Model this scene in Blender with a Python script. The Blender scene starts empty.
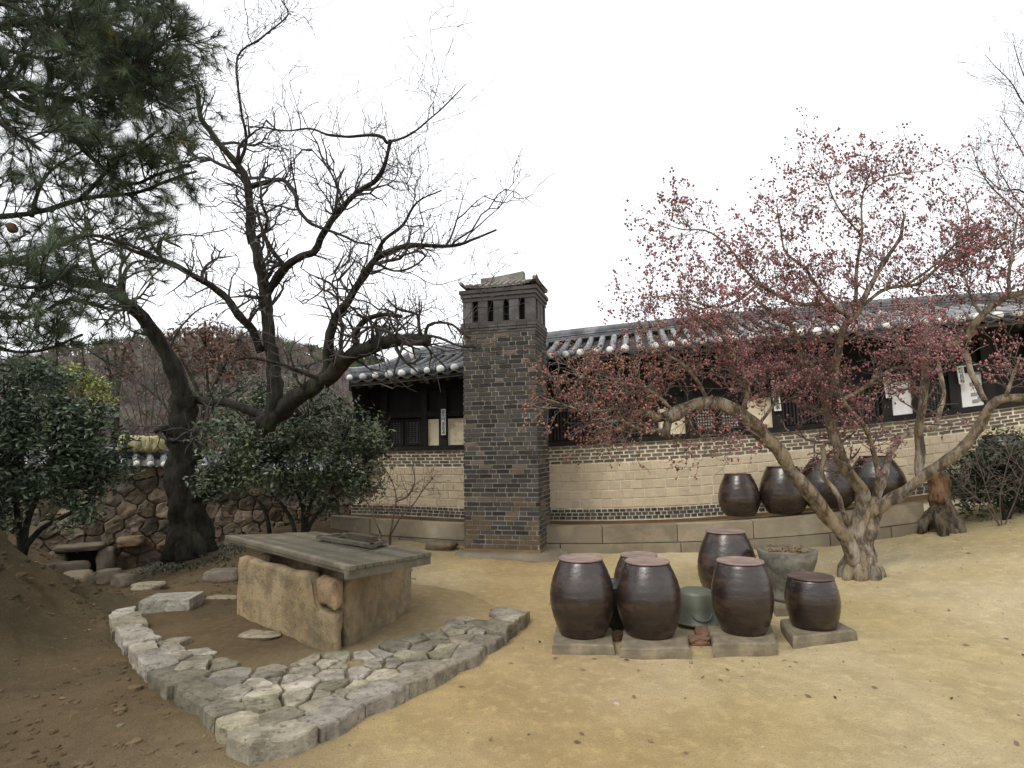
import bpy, math, random
import numpy as np
from mathutils import Vector, Matrix, noise

# ------------------------------------------------------------------ camera, sky, sun, exposure
S = bpy.context.scene
COL = S.collection
F, EYE, PITCH, ROLL = 600.0, 1.55, 6.2, -1.0
cd = bpy.data.cameras.new('camera'); cam = bpy.data.objects.new('camera', cd); COL.objects.link(cam)
CM = Matrix.Rotation(math.radians(90 + PITCH), 3, 'X') @ Matrix.Rotation(math.radians(ROLL), 3, 'Z')
cam.matrix_world = Matrix.Translation((0, 0, EYE)) @ CM.to_4x4()
cd.sensor_width = 36; cd.lens = 36 * F / 1024; cd.clip_start = .05; cd.clip_end = 900
S.camera = cam
W = bpy.data.worlds.new("World"); S.world = W; W.use_nodes = True
nt = W.node_tree; nt.nodes.clear()
sky = nt.nodes.new('ShaderNodeTexSky'); sky.sky_type = 'NISHITA'; sky.sun_disc = False
SUN_EL, SUN_ROT = math.radians(50), math.radians(215)
sky.sun_elevation = SUN_EL; sky.sun_rotation = SUN_ROT
sky.air_density = 1.0; sky.dust_density = 4.0; sky.ozone_density = 1.0
hs = nt.nodes.new('ShaderNodeHueSaturation'); hs.inputs['Saturation'].default_value = .10
mixo = nt.nodes.new('ShaderNodeMixRGB'); mixo.inputs[0].default_value = .75
mixo.inputs[2].default_value = (11.0, 11.2, 11.6, 1)          # even overcast cloud layer over the clear-sky colours
bg = nt.nodes.new('ShaderNodeBackground'); bg.inputs[1].default_value = .10
out = nt.nodes.new('ShaderNodeOutputWorld')
nt.links.new(sky.outputs[0], hs.inputs['Color']); nt.links.new(hs.outputs[0], mixo.inputs[1])
nt.links.new(mixo.outputs[0], bg.inputs[0]); nt.links.new(bg.outputs[0], out.inputs[0])
sl = bpy.data.lights.new('sun', 'SUN'); sl.energy = 1.3; sl.angle = math.radians(16); sl.color = (1, .955, .88)
so = bpy.data.objects.new('sun', sl); COL.objects.link(so)
# sun direction: elevation SUN_EL, coming from azimuth SUN_ROT (clockwise from +Y)
sd = Vector((math.sin(SUN_ROT) * math.cos(SUN_EL), math.cos(SUN_ROT) * math.cos(SUN_EL), math.sin(SUN_EL)))
so.rotation_euler = sd.to_track_quat('Z', 'Y').to_euler()
S.view_settings.view_transform = 'Standard'; S.view_settings.look = 'None'
S.view_settings.exposure = 0.62; S.view_settings.gamma = 1; S.view_settings.use_curve_mapping = False
S.cycles.max_bounces = 5; S.cycles.diffuse_bounces = 3; S.cycles.glossy_bounces = 2; S.cycles.transparent_max_bounces = 4
S.cycles.use_denoising = True

# ------------------------------------------------------------------ helpers: survey of the place
O = Vector((0, 0, EYE))
def ray(px, py): return CM @ Vector(((px - 512) / F, -(py - 384) / F, -1))
def P(px, py, Y): d = ray(px, py); return O + d * (Y / d.y)
def G(px, py, z=0): d = ray(px, py); return O + d * ((z - EYE) / d.z)
def LN(px, py, a, b=.21): d = ray(px, py); return O + d * (a / (d.y + b * d.x))
def interp(pts):
    xs = [p[0] for p in pts]; ys = [p[1] for p in pts]
    def f(x): return float(np.interp(x, xs, ys))
    # smooth by averaging a small window
    return lambda x: sum(f(x + d) for d in (-.8, -.4, 0, .4, .8)) / 5
def N3(v, s=1.0, seed=0.0): return noise.noise(Vector((v[0] * s + seed, v[1] * s + seed * 1.7, v[2] * s - seed)))

# ------------------------------------------------------------------ helpers: objects
def tag(o, label=None, cat=None, group=None, kind=None):
    if label: o['label'] = label
    if cat: o['category'] = cat
    if group: o['group'] = group
    if kind: o['kind'] = kind
    return o
def empty(name, loc, label, cat, group=None):
    o = bpy.data.objects.new(name, None); o.location = loc; o.empty_display_size = .2; COL.objects.link(o)
    return tag(o, label, cat, group)

class MB:
    def __init__(s): s.v = []; s.f = []; s.c = []
    def add(s, vs, fs, c=(1, 1, 1)):
        b = len(s.v); s.v.extend([tuple(q) for q in vs])
        s.f.extend([tuple(i + b for i in q) for q in fs]); s.c.extend([c] * len(fs)); return b
    def hexa(s, p, c=(1, 1, 1)):   # 8 corners: bottom ring 0-3, top ring 4-7
        s.add(p, [(0, 3, 2, 1), (4, 5, 6, 7), (0, 1, 5, 4), (1, 2, 6, 5), (2, 3, 7, 6), (3, 0, 4, 7)], c)
    def box(s, x0, x1, y0, y1, z0, z1, c=(1, 1, 1), T=None):
        p = [(x0, y0, z0), (x1, y0, z0), (x1, y1, z0), (x0, y1, z0), (x0, y0, z1), (x1, y0, z1), (x1, y1, z1), (x0, y1, z1)]
        if T: p = [T(*q) for q in p]
        s.hexa(p, c)
    def tube(s, pts, rad, n=6, c=(1, 1, 1), cap=True, bump=0, seed=0):
        pts = [Vector(p) for p in pts]; m = len(pts)
        if m < 2: return
        d0 = (pts[1] - pts[0]).normalized()
        a = d0.orthogonal().normalized(); b0 = len(s.v)
        for i in range(m):
            d = (pts[min(i + 1, m - 1)] - pts[max(i - 1, 0)])
            d = d.normalized() if d.length > 1e-9 else d0
            a = (a - d * a.dot(d)); a = a.normalized() if a.length > 1e-6 else d.orthogonal().normalized()
            b = d.cross(a); r = rad[i]; p = pts[i]
            for k in range(n):
                t = 6.28318 * k / n; rr = r
                if bump: 
                    q = (math.cos(t) * 1.3, math.sin(t) * 1.3, i * .35)
                    rr = r * (1 + bump * (N3(q, 1.0, seed) * 1.0 + .6 * N3(q, 2.7, seed)))
                s.v.append(tuple(p + a * (math.cos(t) * rr) + b * (math.sin(t) * rr)))
        for i in range(m - 1):
            for k in range(n):
                k2 = (k + 1) % n
                s.f.append((b0 + i * n + k, b0 + i * n + k2, b0 + (i + 1) * n + k2, b0 + (i + 1) * n + k)); s.c.append(c)
        if cap and n > 2:
            s.f.append(tuple(b0 + k for k in reversed(range(n)))); s.c.append(c)
            s.f.append(tuple(b0 + (m - 1) * n + k for k in range(n))); s.c.append(c)
    def lathe(s, prof, n=40, c=(1, 1, 1), o=(0, 0, 0), capb=True, capt=True):
        b0 = len(s.v)
        for r, z in prof:
            for k in range(n):
                t = 6.28318 * k / n; s.v.append((o[0] + r * math.cos(t), o[1] + r * math.sin(t), o[2] + z))
        for i in range(len(prof) - 1):
            for k in range(n):
                k2 = (k + 1) % n; s.f.append((b0 + i * n + k, b0 + i * n + k2, b0 + (i + 1) * n + k2, b0 + (i + 1) * n + k)); s.c.append(c)
        if capb: s.f.append(tuple(b0 + k for k in reversed(range(n)))); s.c.append(c)
        if capt: s.f.append(tuple(b0 + (len(prof) - 1) * n + k for k in range(n))); s.c.append(c)
    def build(s, name, mat, parent=None, smooth=False, local=False, bevel=0):
        me = bpy.data.meshes.new(name); v = np.array(s.v, dtype=float)
        off = Vector((0, 0, 0))
        if parent is not None and not local:
            off = Vector(parent.location)
            if parent.parent is not None: off = off + Vector(parent.parent.location)
            v = v - np.array(off)
        loc = None
        if parent is None and not local and len(v):
            loc = Vector(((v[:, 0].min() + v[:, 0].max()) / 2, (v[:, 1].min() + v[:, 1].max()) / 2, v[:, 2].min()))
            v = v - np.array(loc)
        me.from_pydata(v.tolist(), [], s.f)
        at = me.color_attributes.new('Col', 'FLOAT_COLOR', 'CORNER')
        cnt = np.array([len(f) for f in s.f]); cc = np.array([(c[0], c[1], c[2], 1) for c in s.c], dtype=np.float32)
        at.data.foreach_set('color', np.repeat(cc, cnt, axis=0).ravel())
        if smooth: me.polygons.foreach_set('use_smooth', [True] * len(me.polygons))
        me.materials.append(mat); me.update()
        o = bpy.data.objects.new(name, me); COL.objects.link(o)
        if loc is not None: o.location = loc
        if parent is not None: o.parent = parent
        if bevel:
            m = o.modifiers.new('bevel', 'BEVEL'); m.width = bevel; m.segments = 2; m.limit_method = 'ANGLE'
        return o

def mat(name, c, rough=.85, c2=None, scale=4, bump=.3, bscale=30, spec=.3, col=True, detail=6, c3=None, s3=1.0, c4=None, s4=60, metal=0, stretch=None, bdist=.01, coat=0, contrast=(.35, .65)):
    m = bpy.data.materials.new(name); m.use_nodes = True; t = m.node_tree; n = t.nodes; l = t.links
    b = n['Principled BSDF']; b.inputs['Roughness'].default_value = rough; b.inputs['Metallic'].default_value = metal
    b.inputs['Specular IOR Level'].default_value = spec
    if coat: b.inputs['Coat Weight'].default_value = coat; b.inputs['Coat Roughness'].default_value = .15
    tc = n.new('ShaderNodeTexCoord'); src = tc.outputs['Object']
    if stretch:
        mp = n.new('ShaderNodeMapping'); mp.inputs['Scale'].default_value = stretch; l.new(src, mp.inputs[0]); src = mp.outputs[0]
    cur = None
    rgb = n.new('ShaderNodeRGB'); rgb.outputs[0].default_value = (*c, 1); cur = rgb.outputs[0]
    def layer(cur, colr, sc, lo, hi):
        nz = n.new('ShaderNodeTexNoise'); nz.inputs['Scale'].default_value = sc; nz.inputs['Detail'].default_value = detail; nz.inputs['Roughness'].default_value = .65
        l.new(src, nz.inputs['Vector'])
        r = n.new('ShaderNodeMapRange'); r.inputs[1].default_value = lo; r.inputs[2].default_value = hi; l.new(nz.outputs[0], r.inputs[0])
        mx = n.new('ShaderNodeMixRGB'); l.new(r.outputs[0], mx.inputs[0]); l.new(cur, mx.inputs[1]); mx.inputs[2].default_value = (*colr, 1)
        return mx.outputs[0]
    if c2: cur = layer(cur, c2, scale, *contrast)
    if c3: cur = layer(cur, c3, s3, .5, .7)
    if c4: cur = layer(cur, c4, s4, .54, .66)
    if col:
        a = n.new('ShaderNodeAttribute'); a.attribute_name = 'Col'
        mx = n.new('ShaderNodeMixRGB'); mx.blend_type = 'MULTIPLY'; mx.inputs[0].default_value = 1
        l.new(cur, mx.inputs[1]); l.new(a.outputs['Color'], mx.inputs[2]); cur = mx.outputs[0]
    l.new(cur, b.inputs['Base Color'])
    if bump:
        nz = n.new('ShaderNodeTexNoise'); nz.inputs['Scale'].default_value = bscale; nz.inputs['Detail'].default_value = 8; nz.inputs['Roughness'].default_value = .7
        l.new(src, nz.inputs['Vector'])
        bp = n.new('ShaderNodeBump'); bp.inputs['Strength'].default_value = bump; bp.inputs['Distance'].default_value = bdist
        l.new(nz.outputs[0], bp.inputs['Height']); l.new(bp.outputs[0], b.inputs['Normal'])
    return m

M = {}
M['ground'] = mat('sandy_soil', (1, 1, 1), .95, (.82, .81, .78), 2.6, 1.0, 75, .12, c3=(1.16, 1.16, 1.14), s3=11, c4=(.62, .58, .52), s4=95, bdist=.03, detail=12, contrast=(.38, .62))
M['stone'] = mat('granite', (.37, .345, .285), .9, (.19, .175, .14), 7, 1.0, 35, .2, c3=(.50, .47, .40), s3=4, c4=(.15, .135, .105), s4=22, bdist=.022)
M['wellstone'] = mat('old_granite', (.36, .295, .195), .9, (.20, .165, .115), 4, 1.0, 22, .15, c3=(.36, .27, .165), s3=2.5, c4=(.20, .17, .125), s4=14, bdist=.03, contrast=(.42, .6))
M['slab'] = mat('weathered_slab', (.235, .195, .13), .9, (.125, .105, .075), 7, .9, 35, .15)
M['terrace'] = mat('terrace_stone', (.29, .245, .175), .9, (.16, .135, .10), 3.2, .6, 30, .15, c3=(.33, .30, .22), s3=1.6, bdist=.015)
M['rubble'] = mat('rubble_stone', (.155, .137, .11), .95, (.09, .076, .06), 4, .7, 25, .1, c3=(.23, .17, .12), s3=1.5, bdist=.02)
M['mud'] = mat('mud_mortar', (.15, .11, .072), .95, (.09, .068, .045), 4, .5, 25, .1)
M['mortar'] = mat('lime_mortar', (.76, .69, .53), .95, (.46, .40, .28), 3, .3, 40, .1)
M['brick'] = mat('grey_brick', (1, 1, 1), .9, (.84, .83, .82), 9, .4, 60, .2)
M['chimney_mortar'] = mat('chimney_mortar', (.47, .44, .37), .95, (.21, .18, .13), 5, .4, 40, .1)
M['tile'] = mat('roof_tile', (.15, .155, .165), .7, (.08, .085, .09), 5, .4, 30, .35, c3=(.27, .265, .25), s3=3)
M['pan'] = mat('roof_pan_tile', (.034, .035, .037), .85, (.02, .021, .022), 6, .3, 30, .3)
M['lime'] = mat('lime_plaster', (.72, .70, .66), .9, (.5, .48, .45), 8, .2, 40, .2)
M['wood'] = mat('dark_timber', (.020, .018, .017), .8, (.011, .010, .010), 6, .3, 30, .2, stretch=(1, 1, .3))
M['plaster'] = mat('cream_plaster', (.74, .65, .48), .9, (.64, .56, .40), 2.5, .15, 30, .15, c3=(.42, .34, .2), s3=4)
M['paper'] = mat('white_paper', (.72, .71, .69), .85, (.62, .61, .60), 4, .1, 20, .2)
M['ink'] = mat('black_ink', (.02, .02, .02), .7, bump=0)
M['window_paper'] = mat('window_paper', (.30, .29, .27), .9, (.22, .21, .19), 4, .1, 20, .1)
M['lid_wood'] = mat('weathered_planks', (.145, .125, .09), .85, (.075, .068, .048), 3, .6, 22, .2, c3=(.19, .165, .125), s3=6, stretch=(1, 1, 1))
M['jar'] = mat('brown_glaze', (.028, .018, .0145), .26, (.013, .010, .0095), 5, .6, 7, .5, c3=(.058, .036, .025), s3=3.5, stretch=(1, 1, 2.2), bdist=.010, coat=.15)
M['lid'] = mat('clay_lid', (.27, .195, .165), .6, (.15, .105, .088), 7, .3, 30, .35)
M['lid_dark'] = mat('dark_clay_lid', (.10, .065, .055), .5, (.05, .035, .03), 7, .3, 30, .4)
M['pail'] = mat('dull_zinc', (.105, .115, .08), .5, (.08, .085, .07), 6, .3, 20, .5, metal=.25)
M['tub'] = mat('dark_green_enamel', (.018, .026, .026), .35, (.012, .015, .015), 6, .1, 20, .5)
M['bark'] = mat('dark_bark', (.040, .036, .028), .95, (.016, .015, .013), 12, .9, 30, .12, c3=(.055, .056, .036), s3=4, stretch=(1, 1, .35), bdist=.03)
M['twig'] = mat('dark_twig', (.075, .064, .060), .9, (.03, .027, .026), 6, 0)
M['pbark'] = mat('peeling_bark', (.28, .215, .14), .85, (.10, .08, .062), 13, 1.0, 30, .15, c3=(.42, .38, .31), s3=10, stretch=(1, 1, .35), bdist=.04, contrast=(.44, .56))
M['ptwig'] = mat('pale_twig', (.17, .135, .115), .9, (.09, .07, .06), 5, 0)
M['berry'] = mat('red_seed_pods', (.30, .115, .115), .85, (.20, .085, .065), 3, 0)
M['leaf'] = mat('glossy_leaf', (.072, .092, .050), .45, (.036, .052, .030), 3, 0, spec=.5)
M['needle'] = mat('pine_needle', (.075, .105, .052), .6, (.040, .060, .038), 2.5, 0, spec=.35)
M['dry'] = mat('dry_leaf', (.19, .105, .07), .8, (.12, .07, .05), 3, 0)
M['hill'] = mat('wooded_hill', (.085, .073, .060), 1, (.035, .030, .027), .6, 0, c3=(.11, .095, .078), s3=1.6)
M['haze_twig'] = mat('far_twigs', (.125, .108, .090), 1, bump=0)
M['moss'] = mat('moss', (.07, .075, .025), .95, (.045, .05, .02), 8, .5, 40, .1)
M['thatch'] = mat('mossy_thatch', (.44, .39, .22), .95, (.30, .27, .14), 8, .8, 50, .1, bdist=.02)

# ------------------------------------------------------------------ ground
R = random.Random(7)
ctrl = []
def cp(p): ctrl.append((p[0], p[1], p[2]))
for q in [(345, 530), (464, 546), (544, 552), (623, 553), (702, 552), (820, 546), (880, 540), (920, 530)]: cp(LN(q[0], q[1], 9.3))
for q in [(980, 528, 7.9), (1024, 522, 7.7), (1100, 515, 7.4), (1024, 600, 5.6), (1100, 640, 5), (262, 533, 9.6), (190, 552, 8.3), (92, 580, 8.2), (118, 597, 7.0), (30, 540, 8.0), (0, 525, 8.0), (82, 572, 9.1), (64, 572, 8.9), (300, 530, 9.6), (230, 585, 6.9)]: cp(P(*q))
for x, y, z in [(0, 3, 0), (0, 5, 0), (2, 3, 0), (3, 5, 0), (0, 7, 0), (2, 7, 0), (4, 7.1, .02), (-1, 8, .03), (.3, 8.7, 0), (5, 3, 0), (-2, 2.5, -.02), (-3.5, 3.2, -.02), (-3.9, 5.0, .03), (-1.8, 4.6, .05), (-2.5, 6.6, .10), (-1, 6.2, .03), (-4, 6.6, .10), (-5.3, 7.2, .1),
                (0, 0, 0), (-6, 0, .1), (6, 0, 0), (7, 4, .1), (-1.5, 9.3, .1), (-3.4, 9.5, .3), (0, 15, .1), (10, 12, .5), (-10, 12, .5), (-12, 6, 1.0), (12, 4, .4), (-6, 14, .6), (6, 16, .4), (-12, 0, .6), (12, 0, .2)]: ctrl.append((x, y, z))
CA = np.array(ctrl)
def tps_fit(c):
    n = len(c); d = np.hypot(c[:, None, 0] - c[None, :, 0], c[:, None, 1] - c[None, :, 1])
    K = np.where(d > 0, d * d * np.log(d + 1e-12), 0) + np.eye(n) * .35
    Pm = np.c_[np.ones(n), c[:, :2]]
    A = np.block([[K, Pm], [Pm.T, np.zeros((3, 3))]])
    return np.linalg.solve(A, np.r_[c[:, 2], 0, 0, 0])
TW = tps_fit(CA)
def gz(x, y):
    cx = min(max(x, -12), 12); cy = min(max(y, 0), 15)
    d = np.hypot(cx - CA[:, 0], cy - CA[:, 1]) + 1e-9
    z = float(np.dot(TW[:-3], d * d * np.log(d)) + TW[-3] + TW[-2] * cx + TW[-1] * cy)
    # earth bank on the left of the path
    bx, by = x + 4.75, min(max(y, -20), 30) - 4.75
    yy = min(max(y, -20), 30)
    bank = 1.0 * math.exp(-((max(0, bx) / .62) ** 2 + (min(0, bx) / 3.5) ** 2)) * (1 / (1 + math.exp((yy - 5.9) * 2.8))) * (1 / (1 + math.exp(-(yy - 3.1) * 1.6)))
    bank *= 1 + .30 * N3((x, y, 0), 1.1, 3) + .12 * N3((x, y, 0), 3.3, 3)
    z += bank
    if bank > .03: z += min(1, bank * 4) * (.10 * N3((x, y, 0), 2.6, 13) + .07 * abs(N3((x, y, 0), 6.0, 17)))
    z += .022 * N3((x, y, 0), 1.0, 1) + (.012 * N3((x, y, 0), 4.0, 2))
    if x < -1.0: z += .02 * N3((x, y, 0), 5.0, 9) * min(1, (-1.0 - x))
    else: z += .010 * N3((x, y, 0), 3.1, 31) - .016 * max(0, abs(N3((x * 1.0, y * 1.6, 0), 2.2, 37)) - .32)
    return z
def axis(lo, hi, a, b, st):
    v = list(np.arange(a, b, st)); x = a; s = st
    while x > lo: s *= 1.35; x -= s; v.insert(0, x)
    x = v[-1]; s = st
    while x < hi: s *= 1.35; x += s; v.append(x)
    return v
XS = axis(-220, 220, -8.5, 9, .06); YS = axis(-60, 320, 2.4, 12, .06)
g = MB(); nx = len(XS)
def soil_shade_mix(x, y):
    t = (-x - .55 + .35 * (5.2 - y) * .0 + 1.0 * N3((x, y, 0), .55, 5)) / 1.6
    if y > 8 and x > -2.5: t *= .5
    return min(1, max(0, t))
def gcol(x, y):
    t = soil_shade_mix(x, y)
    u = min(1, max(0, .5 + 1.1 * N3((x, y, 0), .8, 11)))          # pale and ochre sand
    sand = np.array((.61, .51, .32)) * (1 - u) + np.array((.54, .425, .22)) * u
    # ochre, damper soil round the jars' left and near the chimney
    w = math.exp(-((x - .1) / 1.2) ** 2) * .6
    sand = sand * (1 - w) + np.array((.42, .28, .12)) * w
    soil = np.array((.15, .108, .062)); gr = min(1, max(0, (-x - 2.9) * .7 + N3((x, y, 0), 1.6, 21)))  # brown soil and moss, with pine shade and lens vignette painted into the tone
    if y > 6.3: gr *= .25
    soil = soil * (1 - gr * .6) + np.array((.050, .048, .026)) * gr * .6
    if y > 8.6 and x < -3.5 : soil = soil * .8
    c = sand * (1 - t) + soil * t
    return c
for y in YS:
    for x in XS: g.v.append((x, y, gz(x, y)))
for j in range(len(YS) - 1):
    for i in range(nx - 1):
        x, y = XS[i], YS[j]; k = j * nx + i
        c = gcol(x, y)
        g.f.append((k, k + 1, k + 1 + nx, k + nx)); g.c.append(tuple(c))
o = g.build('ground', M['ground'], smooth=True); tag(o, kind='structure')

# ------------------------------------------------------------------ far hills and woodland
hz = MB(); hx = list(np.linspace(-170, 60, 70)); hy = list(np.linspace(40, 150, 26))
def hill_z(x, y):
    base = 5 + 15 * math.exp(-((x + 44) / 42) ** 2) + 10 * math.exp(-((x + 115) / 40) ** 2)
    t = min(1, max(0, (y - 40) / 60)); s = t * t * (3 - 2 * t)
    return -1 + (base + 2.5 * N3((x, y, 0), .03, 4) + 1.2 * N3((x, y, 0), .1, 4)) * s * math.exp(-max(0, x - 5) / 22)
for y in hy:
    for x in hx: hz.v.append((x, y, hill_z(x, y)))
for j in range(len(hy) - 1):
    for i in range(len(hx) - 1):
        k = j * len(hx) + i; hz.f.append((k, k + 1, k + 1 + len(hx), k + len(hx))); hz.c.append((1, 1, 1))
tag(hz.build('hill', M['hill'], smooth=True), kind='structure')
wd = MB(); R = random.Random(5)
for i in range(3600):
    y = R.uniform(42, 112); x = R.uniform(-.92 * y, -.06 * y)
    z = hill_z(x, y); h = R.uniform(1.6, 2.8); v = R.uniform(.6, 1.25)
    green = R.random() < .05 + .5 * (x > -28 and y > 85)
    c = (v, v * R.uniform(.85, 1.0), v * R.uniform(.85, 1.0)) if not green else (.4 * v, .7 * v, .4 * v)
    wd.tube([(x, y, z), (x, y, z + h * .7)], [.07, .02], 3, c, False)
    for k in range(18):
        a = R.uniform(0, 6.28); e = R.uniform(.25, 1.3); L = h * R.uniform(.25, .55); b = Vector((x, y, z + h * R.uniform(.15, .6)))
        d = Vector((math.cos(a) * math.cos(e), math.sin(a) * math.cos(e), math.sin(e))); t = b + d * L
        w = d.cross(Vector((0, 1, 0))).normalized() * (.04 if not green else .22)
        wd.add([b - w, b + w, t], [(0, 1, 2)], c)
tag(wd.build('woodland', M['haze_twig']), 'bare brownish winter woodland covering the far hillside', 'woodland', kind='stuff')

# ------------------------------------------------------------------ masonry helpers
def patch(mb, q, T, thick, seed, c, n=5, rough=.25, round_=1.0):
    """one rounded stone over the quad q (4 (u,v) corners) mapped by T(u,v,w)."""
    vs = []
    du = max(abs(q[1][0] - q[0][0]), .05)
    for j in range(n + 1):
        for i in range(n + 1):
            a, b = i / n, j / n
            # round off the corners
            ca, cb = a * 2 - 1, b * 2 - 1
            k = 1 - .10 * round_ * (ca * ca * cb * cb)
            a2, b2 = (ca * k + 1) / 2, (cb * k + 1) / 2
            u = (q[0][0] * (1 - a2) + q[1][0] * a2) * (1 - b2) + (q[3][0] * (1 - a2) + q[2][0] * a2) * b2
            v = (q[0][1] * (1 - a2) + q[1][1] * a2) * (1 - b2) + (q[3][1] * (1 - a2) + q[2][1] * a2) * b2
            e = min(a, 1 - a, b, 1 - b)
            w = thick * min(1, (e * 4.5)) ** .5 if e > 0 else -thick * .3
            w += thick * rough * N3((u * 3, v * 3, seed), 2.2, seed)
            ju = .06 * du * N3((u * 4, v * 4, 1), 2, seed + 3)
            vs.append(T(u + ju, v + ju * .7, w))
    fs = [(j * (n + 1) + i, j * (n + 1) + i + 1, (j + 1) * (n + 1) + i + 1, (j + 1) * (n + 1) + i) for j in range(n) for i in range(n)]
    mb.add(vs, fs, c)
def rock(mb, c, size, seed, col=(1, 1, 1), n=5, amp=.16, rot=0, flat=.0, tilt=0, round_=.55):
    """a rough block: cube sphere-blended, displaced by noise"""
    ca, sa = math.cos(rot), math.sin(rot); vs = {}; fs = []; lst = []
    def vid(p):
        k = tuple(round(x, 5) for x in p)
        if k not in vs: vs[k] = len(lst); lst.append(p)
        return vs[k]
    for ax in range(3):
        for s in (-1, 1):
            for i in range(n):
                for j in range(n):
                    qd = []
                    for (a, b) in ((i, j), (i + 1, j), (i + 1, j + 1), (i, j + 1)):
                        p = [0, 0, 0]; p[ax] = s; p[(ax + 1) % 3] = 2 * a / n - 1; p[(ax + 2) % 3] = 2 * b / n - 1
                        qd.append(vid(p))
                    fs.append(tuple(qd) if s > 0 else tuple(reversed(qd)))
    o = []
    for p in lst:
        v = Vector(p); sp = v.normalized() * 1.18
        v = v.lerp(sp, round_)
        d = 1 + amp * (N3(v, 1.1, seed) * 1.4 + .6 * N3(v, 2.7, seed))
        v = Vector((v.x * d, v.y * d, v.z * (1 + amp * .8 * N3(v, 1.6, seed + 5))))
        if flat and v.z > 0: v.z = min(v.z, 1 - flat) + .15 * amp * N3(v, 2.5, seed)
        x, y, z = v.x * size[0] / 2, v.y * size[1] / 2, v.z * size[2] / 2
        z += tilt * x
        o.append((c[0] + x * ca - y * sa, c[1] + x * sa + y * ca, c[2] + z))
    mb.add(o, fs, col)
def clip(poly, a, b, c):      # keep a*x+b*y<=c
    o = []
    for i in range(len(poly)):
        p, q = poly[i], poly[(i + 1) % len(poly)]; dp = a * p[0] + b * p[1] - c; dq = a * q[0] + b * q[1] - c
        if dp <= 0: o.append(p)
        if (dp < 0) != (dq < 0) and abs(dp - dq) > 1e-12: t = dp / (dp - dq); o.append((p[0] + (q[0] - p[0]) * t, p[1] + (q[1] - p[1]) * t))
    return o
def voronoi(sites, rad, gap):
    res = []
    for i, s in enumerate(sites):
        poly = [(s[0] - rad, s[1] - rad), (s[0] + rad, s[1] - rad), (s[0] + rad, s[1] + rad), (s[0] - rad, s[1] + rad)]
        for j, q in enumerate(sites):
            dx, dy = q[0] - s[0], q[1] - s[1]; d = math.hypot(dx, dy)
            if i == j or d > 2.2 * rad or d < 1e-6: continue
            poly = clip(poly, dx / d, dy / d, (s[0] * dx + s[1] * dy) / d + d / 2 - gap / 2)
            if len(poly) < 3: break
        res.append(poly)
    return res
def cellstone(mb, poly, T, thick, seed, c, step=.04, dome=.0, rough=.008, side=.03, edge=.012, jag=.012):
    cx = sum(p[0] for p in poly) / len(poly); cy = sum(p[1] for p in poly) / len(poly); ring = []
    for i in range(len(poly)):
        p, q = poly[i], poly[(i + 1) % len(poly)]; L_ = math.hypot(q[0] - p[0], q[1] - p[1]); n = max(1, int(L_ / step))
        for k in range(n):
            t = k / n; x, y = p[0] + (q[0] - p[0]) * t, p[1] + (q[1] - p[1]) * t
            rr = 1 - (.01 if k == 0 else 0); x, y = cx + (x - cx) * rr, cy + (y - cy) * rr
            x, y = x + jag * (.6 * N3((x, y, seed), 6, 1) + .55 * N3((x, y, seed), 24, 4)), y + jag * (.6 * N3((x, y, seed), 6, 5) + .55 * N3((x, y, seed), 24, 9)); ring.append((x, y))
    K = len(ring); size = math.sqrt(sum((p[0] - cx) ** 2 + (p[1] - cy) ** 2 for p in ring) / K); vs = []
    for (sc, w) in ((1.0 + side * .3, -.08), (1.0, thick - edge * 1.6), (1 - edge / size, thick - edge * .2), (.80, thick), (.5, thick), (.22, thick)):
        for x, y in ring:
            X, Y = cx + (x - cx) * sc, cy + (y - cy) * sc
            w_ = w + (rough * (N3((X, Y, seed), 7, 2) * 2 + .8 * N3((X, Y, seed), 19, 3)) if w > 0 else 0) + dome * (1 - sc)
            if w > 0 and sc >= 1: w_ += rough * N3((X, Y, seed), 12, 8)
            vs.append(T(X, Y, w_))
    vs.append(T(cx, cy, thick + dome)); fs = []
    for l in range(5):
        for k in range(K): k2 = (k + 1) % K; fs.append((l * K + k, l * K + k2, (l + 1) * K + k2, (l + 1) * K + k))
    for k in range(K): fs.append((5 * K + k, 5 * K + (k + 1) % K, 6 * K))
    mb.add(vs, fs, c)
def jit(R, v): return tuple(min(2, x * v * R.uniform(.97, 1.03)) for x in (1, 1, 1))

# ------------------------------------------------------------------ the long house
HA, HB = 10.5, .21
hn = Vector((-.21, -1, 0)).normalized()          # out of the wall, towards the court
zb = interp([(LN(x, y, HA).x, LN(x, y, HA).z) for x, y in [(300, 513), (382, 514), (464, 519), (544, 521), (644, 520), (721, 516.7), (934, 493.6), (1024, 481), (1120, 466)]])
zs = interp([(LN(x, y, HA).x, LN(x, y, HA).z) for x, y in [(300, 452), (398, 451), (464, 450), (544, 447.5), (640, 441.7), (740, 436), (840, 427), (934, 417.5), (1024, 405.8), (1120, 392)]])
EA = 9.82
ze = interp([(LN(x, y, EA).x, LN(x, y, EA).z) for x, y in [(345, 379), (354, 378), (408, 373), (460, 367), (547, 356), (609, 350), (695, 343), (761, 336), (920, 324), (1018, 313), (1120, 303)]])
RA = 12.7
zr = interp([(LN(x, y, RA).x, LN(x, y, RA).z - .19) for x, y in [(385, 352), (460, 343), (545, 332), (640, 322), (740, 312), (870, 301), (1024, 293), (1120, 288)]])
X0 = LN(352, 450, HA).x; X1 = 10.5
def WT(x, o, h):       # wall frame: along, out of the wall, height above the sill line
    return (x + hn.x * o, HA - HB * x + hn.y * o, zs(x) + h)
house = empty('tiled_house', (X0, HA - HB * X0, zb(X0)), 'long low hanok house with grey tiled roof, white eave ends and brick lower wall', 'house')
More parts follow.
